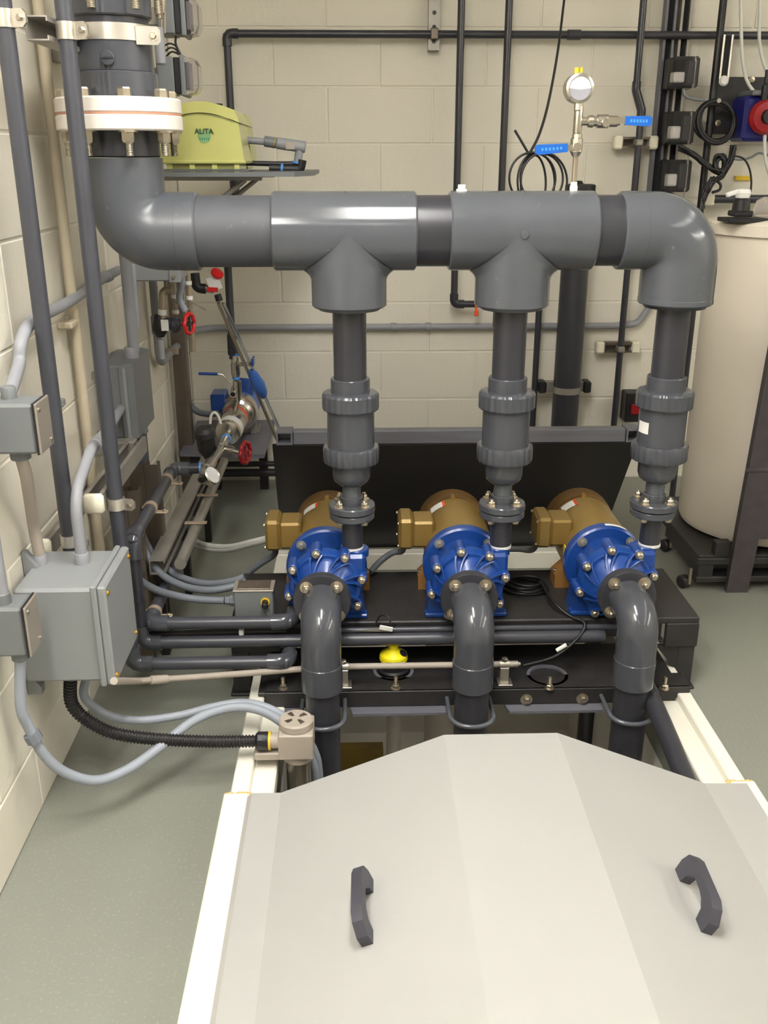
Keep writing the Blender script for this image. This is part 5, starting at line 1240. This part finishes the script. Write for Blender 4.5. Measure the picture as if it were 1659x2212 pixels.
MB().lathe([(-.018, 0), (-.018, .024), (-.006, .035), (.012, .036), (.018, .032), (.06, .03), (.085, .016), (.1, .008), (.1, 0)], c, d, 28).build('body', 'black_rubber', t)
MB().tube(smooth([at(x, y, Y=3.1) for x, y in ((454, 915), (456, 898), (463, 891), (471, 898), (477, 915))], 6), .0045, 10).build('loop_hose', 'hose_white', t)
MB().cyl(c+d*.09, i1, .007, 10).build('stem', 'galv', t)
cable('flexible_conduit', pxs((398, 855, 3.6), (420, 885, 3.6), (445, 894, 3.58))+[at(470, 893, Y=3.55)], .012, 'cable_dark', 'grey conduit curling into the small steel pump terminal box')
# dark pipes low on back wall, left of panel
for py, nm, m in ((1003, 'upper', 'black_frp'), (1022, 'lower', 'black_frp')):
    a = at(450, py, Y=3.7); MB().tube([(a.x, 3.7, a.z), (.1, 3.7, a.z)], .011 if nm == 'upper' else .016, 16).build('low_pipe', m, None, label=nm+' dark pipe low on the back wall left of the leaning panel', cat='pipe')

# ================================================================ right side: struts and clear boxes
for px, nm, m in ((1449, 'left', 'grey_frp'), (1482, 'right', 'galv')):
    x = xat(px, 10, 3.87); t = thing('wall_strut', nm+' of two tall vertical struts on the back wall behind the right elbow', 'strut', (x, 3.87, 0))
    channel((x, 3.872, .9), (x, 3.872, 2.4), (0, -1, 0)).build('channel', m, t, 20)
    MB().box((x-.019, 3.885, .9), (x+.019, 3.889, 2.4)).build('back_plate', 'black_plastic', t)
for i, (x0, x1, y0, y1) in enumerate(((1458, 1508, 121, 190), (1452, 1498, 240, 312), (1446, 1490, 345, 415))):
    Y = 3.72; a, c = at(x0, y0, Y=Y), at(x1, y1, Y=Y)
    t = thing('clear_box', ('uppermost', 'middle', 'lowest')[i]+' of three dark devices with clear covers on the right struts', 'device', (a.x, Y, c.z), 'clear covered devices on the right struts')
    MB().box((a.x+.002, Y+.06, c.z), (c.x-.004, Y+.125, a.z), .004).build('back_box', 'black_plastic', t)
    MB().box((a.x, Y, c.z), (c.x, Y+.06, a.z), .008).build('clear_cover', 'clear_plastic', t)
    MB().box((a.x+.012, Y+.025, c.z+.02), (c.x-.045, Y+.058, a.z-.05), .004).build('switch', 'label_white', t)
    MB().box((c.x-.04, Y+.02, c.z+.012), (c.x-.012, Y+.058, a.z-.012), .004).build('module', 'black_plastic', t)
# rack post, board and dosing pump
x = xat(1553, 90, 3.78)
t = thing('rack_post', 'black vertical pipe with chrome hanger rods right of the clear boxes', 'post', (x, 3.78, 0))
MB().cyl((x, 3.78, zat(1525, 478, 3.78)), (x, 3.78, 2.4), .0135, 18).build('pipe', 'black_plastic', t)
for px in (1563, 1581): q = at(px, 95, Y=3.76); q2 = at(px-6, 172, Y=3.76); MB().cyl((q.x, 3.76, q2.z), (q.x, 3.76, q.z+.03), .0055, 12).build('rod', 'steel', t)
q = at(1571, 130, Y=3.78); MB().box((q.x-.015, 3.775, zat(1571, 165, 3.78)), (q.x+.015, 3.79, zat(1571, 85, 3.78)), .002).build('hanger', 'black_plastic', t)
q = at(1562, 175, Y=3.74); MB().lathe([(0, .016), (.008, .018), (.016, .012), (.016, 0)], q, (0, -1, 0), 20).build('knob', 'ptfe', t)
a, c = at(1542, 166, Y=3.82), at(1800, 290, Y=3.82)
t = thing('mounting_board', 'dark grey mounting board on the right of the back wall', 'board', (a.x, 3.82, c.z))
MB().box((a.x, 3.82, c.z), (c.x, 3.84, a.z), .003).build('board', 'black_frp', t)
for px, py in ((1550, 266), (1610, 270), (1623, 172)): q = at(px, py, Y=3.82); MB().lathe([(0, .012), (.006, .011), (.009, 0)], q, (0, -1, 0), 16).build('bolt', 'bolt_steel', t)
a, c = at(1618, 205, Y=3.66), at(1720, 305, Y=3.66)
t = thing('dosing_pump', 'navy and red dosing pump at the right edge on the dark board', 'pump', (a.x, 3.7, c.z))
MB().box((a.x, 3.68, c.z), (c.x, 3.82, a.z), .012).build('housing', 'navy', t)
q = at(1662, 252, Y=3.62); MB().lathe([(0, .055), (.03, .06), (.045, .05), (.05, .02), (.05, 0)], (q.x, 3.68, q.z), (0, -1, 0), 28).build('red_head', 'red_dark', t)
MB().lathe([(0, .026), (.02, .024), (.02, 0)], (q.x, 3.632, q.z), (0, -1, 0), 20).build('head_cap', 'black_plastic', t)
MB().lathe([(0, .012), (.05, .012), (.055, .007), (.1, .007)], (xat(1650, 205, 3.66), 3.655, q.z+.055), (0, 0, 1), 14).build('fitting', 'black_plastic', t)
MB().box((xat(1628, 190, 3.66), 3.66, zat(1628, 206, 3.66)), (c.x, 3.80, zat(1628, 194, 3.66)), .004).build('top_plate', 'box_grey_dark', t)
for i, pp in enumerate((((1600, -20), (1601, 60), (1604, 130), (1616, 180), (1640, 208), (1656, 214)), ((1643, -20), (1640, 80), (1648, 130), (1664, 170), (1690, 200)))):
    cable('clear_hose', [at(x, y, Y=3.74) for x, y in pp], .0062, 'hose_white', ('left' if i == 0 else 'right')+' of two pale hoses dropping to the dosing pump', 'hose')
cable('clear_hose', [at(x, y, Y=3.66) for x, y in ((1652, 290), (1652, 330), (1660, 370), (1680, 420))], .006, 'hose_white', 'pale hose below the dosing pump at the right edge', 'hose')
# coil of black cable on the board
t = thing('cable_coil', 'fat coil of black cable hanging on the dark board', 'cable', at(1545, 300, Y=3.73))
for k, (dx, dy, rx, ry) in enumerate(((0, 0, 42, 44), (1, 1, 38, 41), (-2, 2, 44, 40), (3, -1, 36, 44), (2, 2, 40, 46))):
    MB().tube([at(1545+dx+rx*math.cos(2*math.pi*q/30), 262+dy+ry*math.sin(2*math.pi*q/30), Y=3.735-.004*k) for q in range(30)], .0075, 8, closed=True).build('loop', 'black_cable', t, 60)
q = at(1549, 218, Y=3.73); MB().cyl(q+V((0, .1, .0)), q+V((0, -.02, 0)), .008, 12).build('hook', 'galv', t)
cable('black_cable', [at(x, y, Y=3.72) for x, y in ((1476, 192), (1480, 206), (1500, 214), (1524, 216))], .006, 'box_grey_dark', 'short dark cable from the top clear box to the cable coil')
def bundle(label, pts, n, r, Y=3.70):
    t = thing('cable_bundle', label, 'cables', at(*pts[0], Y=Y))
    for k in range(n):
        MB().tube(smooth([at(x+random.uniform(-5, 5), y+random.uniform(-5, 5), Y=Y+random.uniform(-.012, .012)) for x, y in pts], 6), r, 8).build('cable', 'black_cable', t, 60)
bundle('tangle of black cables running down from the clear boxes to the black post', [(1468, 318), (1490, 328), (1515, 348), (1545, 368), (1560, 372)], 7, .006)
bundle('loops of black cable tied to the black post above the tank', [(1585, 318), (1578, 345), (1562, 375), (1545, 362), (1550, 340), (1566, 345), (1560, 378), (1535, 400), (1522, 430)], 6, .006)
bundle('black cable tails hanging down the post behind the right elbow', [(1540, 385), (1528, 405), (1520, 425), (1514, 450)], 6, .007)
cable('black_cable', [at(x, y, Y=3.7) for x, y in ((1575, 342), (1600, 345), (1622, 340), (1640, 331), (1662, 336))], .004, 'box_grey_dark', 'thin grey cable crossing the back wall below the dosing pump')
cable('black_cable', [at(x, y, Y=3.5) for x, y in ((1580, 336), (1605, 342), (1618, 362), (1623, 390), (1621, 420))], .0035, 'black_cable', 'thin black wire dropping to the valve on the tank top')
cable('black_cable', [at(x, y, Y=3.7) for x, y in ((1545, 388), (1556, 398), (1554, 410), (1538, 416))], .005, 'black_cable', 'small black cable loop right of the post')
a, c = at(1588, 380, Y=3.893), at(1622, 390, Y=3.893); MB().box((a.x, 3.890, c.z), (c.x, 3.8975, a.z), .001).build('wall_label', 'label_yellow', None, label='yellow label strip on the back wall above the tank', cat='label')
z = zat(1600, 430, 3.83); MB().tube([(xat(1515, 430, 3.83), 3.83, z), (2.4, 3.83, z)], .016, 18).build('low_header', 'pvc_dark', None, label='dark horizontal pipe on the back wall just above the tank', cat='pipe')
q = at(1532, 432, Y=3.78); MB().box((q.x-.018, 3.77, q.z-.02), (q.x+.018, 3.82, q.z+.02), .004).build('pipe_clip', 'cream_cap', None, label='cream pipe clip at the left end of the pipe above the tank', cat='clip')
t = thing('wall_switch', 'dark box with a red switch low on the back wall left of the tank', 'switch', at(1365, 880, Y=3.86))
a, c = at(1354, 850, Y=3.82), at(1392, 912, Y=3.82); MB().box((a.x, 3.82, c.z), (c.x, 3.9, a.z), .004).build('box', 'black_plastic', t); MB().box((a.x+.022, 3.812, c.z+.035), (c.x-.012, 3.82, a.z-.045), .003).build('rocker', 'red_dark', t)
# fine dark riser left of the tank
x = xat(1495, 690, 3.6); MB().cyl((x, 3.6, 0), (x, 3.6, 1.0), .012, 14).build('tank_side_pipe', 'pvc_dark', None, label='thin dark pipe at the left side of the tank behind the right riser', cat='pipe')

# ================================================================ poly tank on a black dolly
TC = V((1.39, 3.04, 0)); TR = .268
q = at(1545, 1172, Z=.12)
tz0, tz1 = .12, zat(1600, 487, 2.8)
t = thing('poly_tank', 'tall pale cylindrical plastic tank at the right on a black dolly', 'tank', (TC.x, TC.y, tz0))
prof = [(tz0, 0), (tz0, TR-.03), (tz0+.01, TR-.008), (tz0+.03, TR), (tz1-.04, TR), (tz1-.038, TR+.012), (tz1-.006, TR+.012), (tz1, TR+.004), (tz1+.008, TR-.03), (tz1+.014, TR*.5), (tz1+.016, 0)]
MB().lathe(prof, (TC.x, TC.y, 0), (0, 0, 1), 96).build('shell', 'tank_poly', t)
p = at(1600, 455, Y=2.93); p.z = tz1+.014
bs = MB().box((p.x-.05, p.y-.05, p.z-.012), (p.x+.07, p.y+.05, p.z), .002).build('base_plate', 'black_plastic', t)
fv = thing('tank_valve', 'black and white valve fitting standing on the tank top', 'valve', (p.x, p.y, p.z))
MB().box((p.x-.028, p.y-.025, p.z+.004), (p.x+.03, p.y+.03, p.z+.02), .003).build('foot', 'black_plastic', fv)
MB().lathe([(.02, .026), (.05, .024), (.052, .02), (.058, .02)], p, (0, 0, 1), 20).build('collar', 'black_plastic', fv)
MB().lathe([(.056, .02), (.07, .024), (.08, .02), (.083, 0)], p, (0, 0, 1), 20).build('cap', 'ptfe', fv)
MB().box((p.x-.05, p.y-.008, p.z+.062), (p.x-.01, p.y+.008, p.z+.076), .003, Matrix.Rotation(-.3, 3, 'Y')).build('handle', 'ptfe', fv)
p2 = at(1655, 452, Y=2.95); p2.z = tz1+.016
MB().lathe([(0, .035), (.02, .038), (.045, .03), (.055, .012), (.056, 0)], p2, (0, 0, 1), 24).build('clear_dome', 'clear_plastic', None, label='clear rounded dome on the tank top at the right edge', cat='dome')
t = thing('tank_dolly', 'black frame dolly with small casters under the pale tank', 'dolly', (TC.x, TC.y, 0))
d0, d1 = at(1440, 1128, Z=.1), at(1508, 1212, Z=.1); d0.z = d1.z = 0
dx = d1-d0
MB().prism([(0, .05), (dx.length, .05), (dx.length, .112), (0, .112)], d0, dx.normalized(), (0, 0, 1), (.05, .01, 0)).build('side_beam', 'black_frp', t)
y = d1.y; MB().box((d1.x-.005, y-.01, .088), (d1.x+.56, y+.06, .112), .003).build('front_beam', 'black_frp', t)
MB().box((d1.x-.005, y-.01, .028), (d1.x+.56, y+.06, .048), .003).build('lower_beam', 'black_frp', t)
for k in range(4): MB().box((d1.x+.0+.14*k, y-.008, .045), (d1.x+(.05 if k == 0 else .02)+.14*k, y+.055, .09), .002).build('web', 'black_frp', t)
MB().box((d1.x+.0, y, .085), (d1.x+.56, d0.y+.22, .118), .003).build('deck', 'black_frp', t)
q = at(1562, 1165, Y=y+.02); MB().box((q.x-.03, y+.0, .112), (q.x+.02, y+.03, .165), .003).build('stop_block', 'black_frp', t)
for cxy in ((d1.x+.0, y+.02), (d0.x+.03, d0.y-.02)):
    MB().cyl((cxy[0]-.045, cxy[1]-.008, .022), (cxy[0]-.02, cxy[1]+.004, .022), .022, 20, .004).build('caster', 'black_rubber', t)
    MB().cyl((cxy[0]-.02, cxy[1]-.02, .02), (cxy[0]-.02, cxy[1]-.02, .075), .005, 10).build('caster_stem', 'brass_pipe', t)
# dark stand at the right edge
t = thing('dark_stand', 'dark upright stand leg with a panel at the right edge in front of the tank', 'stand', at(1600, 1262, Z=0))
Y = 2.725
bl_, br2 = at(1573, 1252, Y=Y), at(1618, 1258, Y=Y)
lt = at(1659, 782, Y=Y); k = (lt.x-bl_.x)/(lt.z-bl_.z)
zt = 1.0; zp = zat(1625, 1165, Y)
MB().prism([(bl_.x, 0), (br2.x, 0), (br2.x+k*zp+.004, zp), (br2.x+.3, zp), (br2.x+.3, zt), (bl_.x+k*zt, zt)], (0, Y, 0), (1, 0, 0), (0, 0, 1), (0, .025, 0)).build('leg_panel', 'stand_frp', t)
x2 = at(1650, 1262, Y=Y+.06).x; MB().box((x2+.02, Y-.03, 0), (x2+.065, Y-.002, zp+.02), .002).build('rear_leg', 'stand_frp', t)
q = at(1632, 1015, Y=Y); MB().box((q.x-.03, Y-.003, q.z-.006), (q.x+.25, Y+.002, q.z+.006), .001).build('seam_strip', 'stand_frp', t)
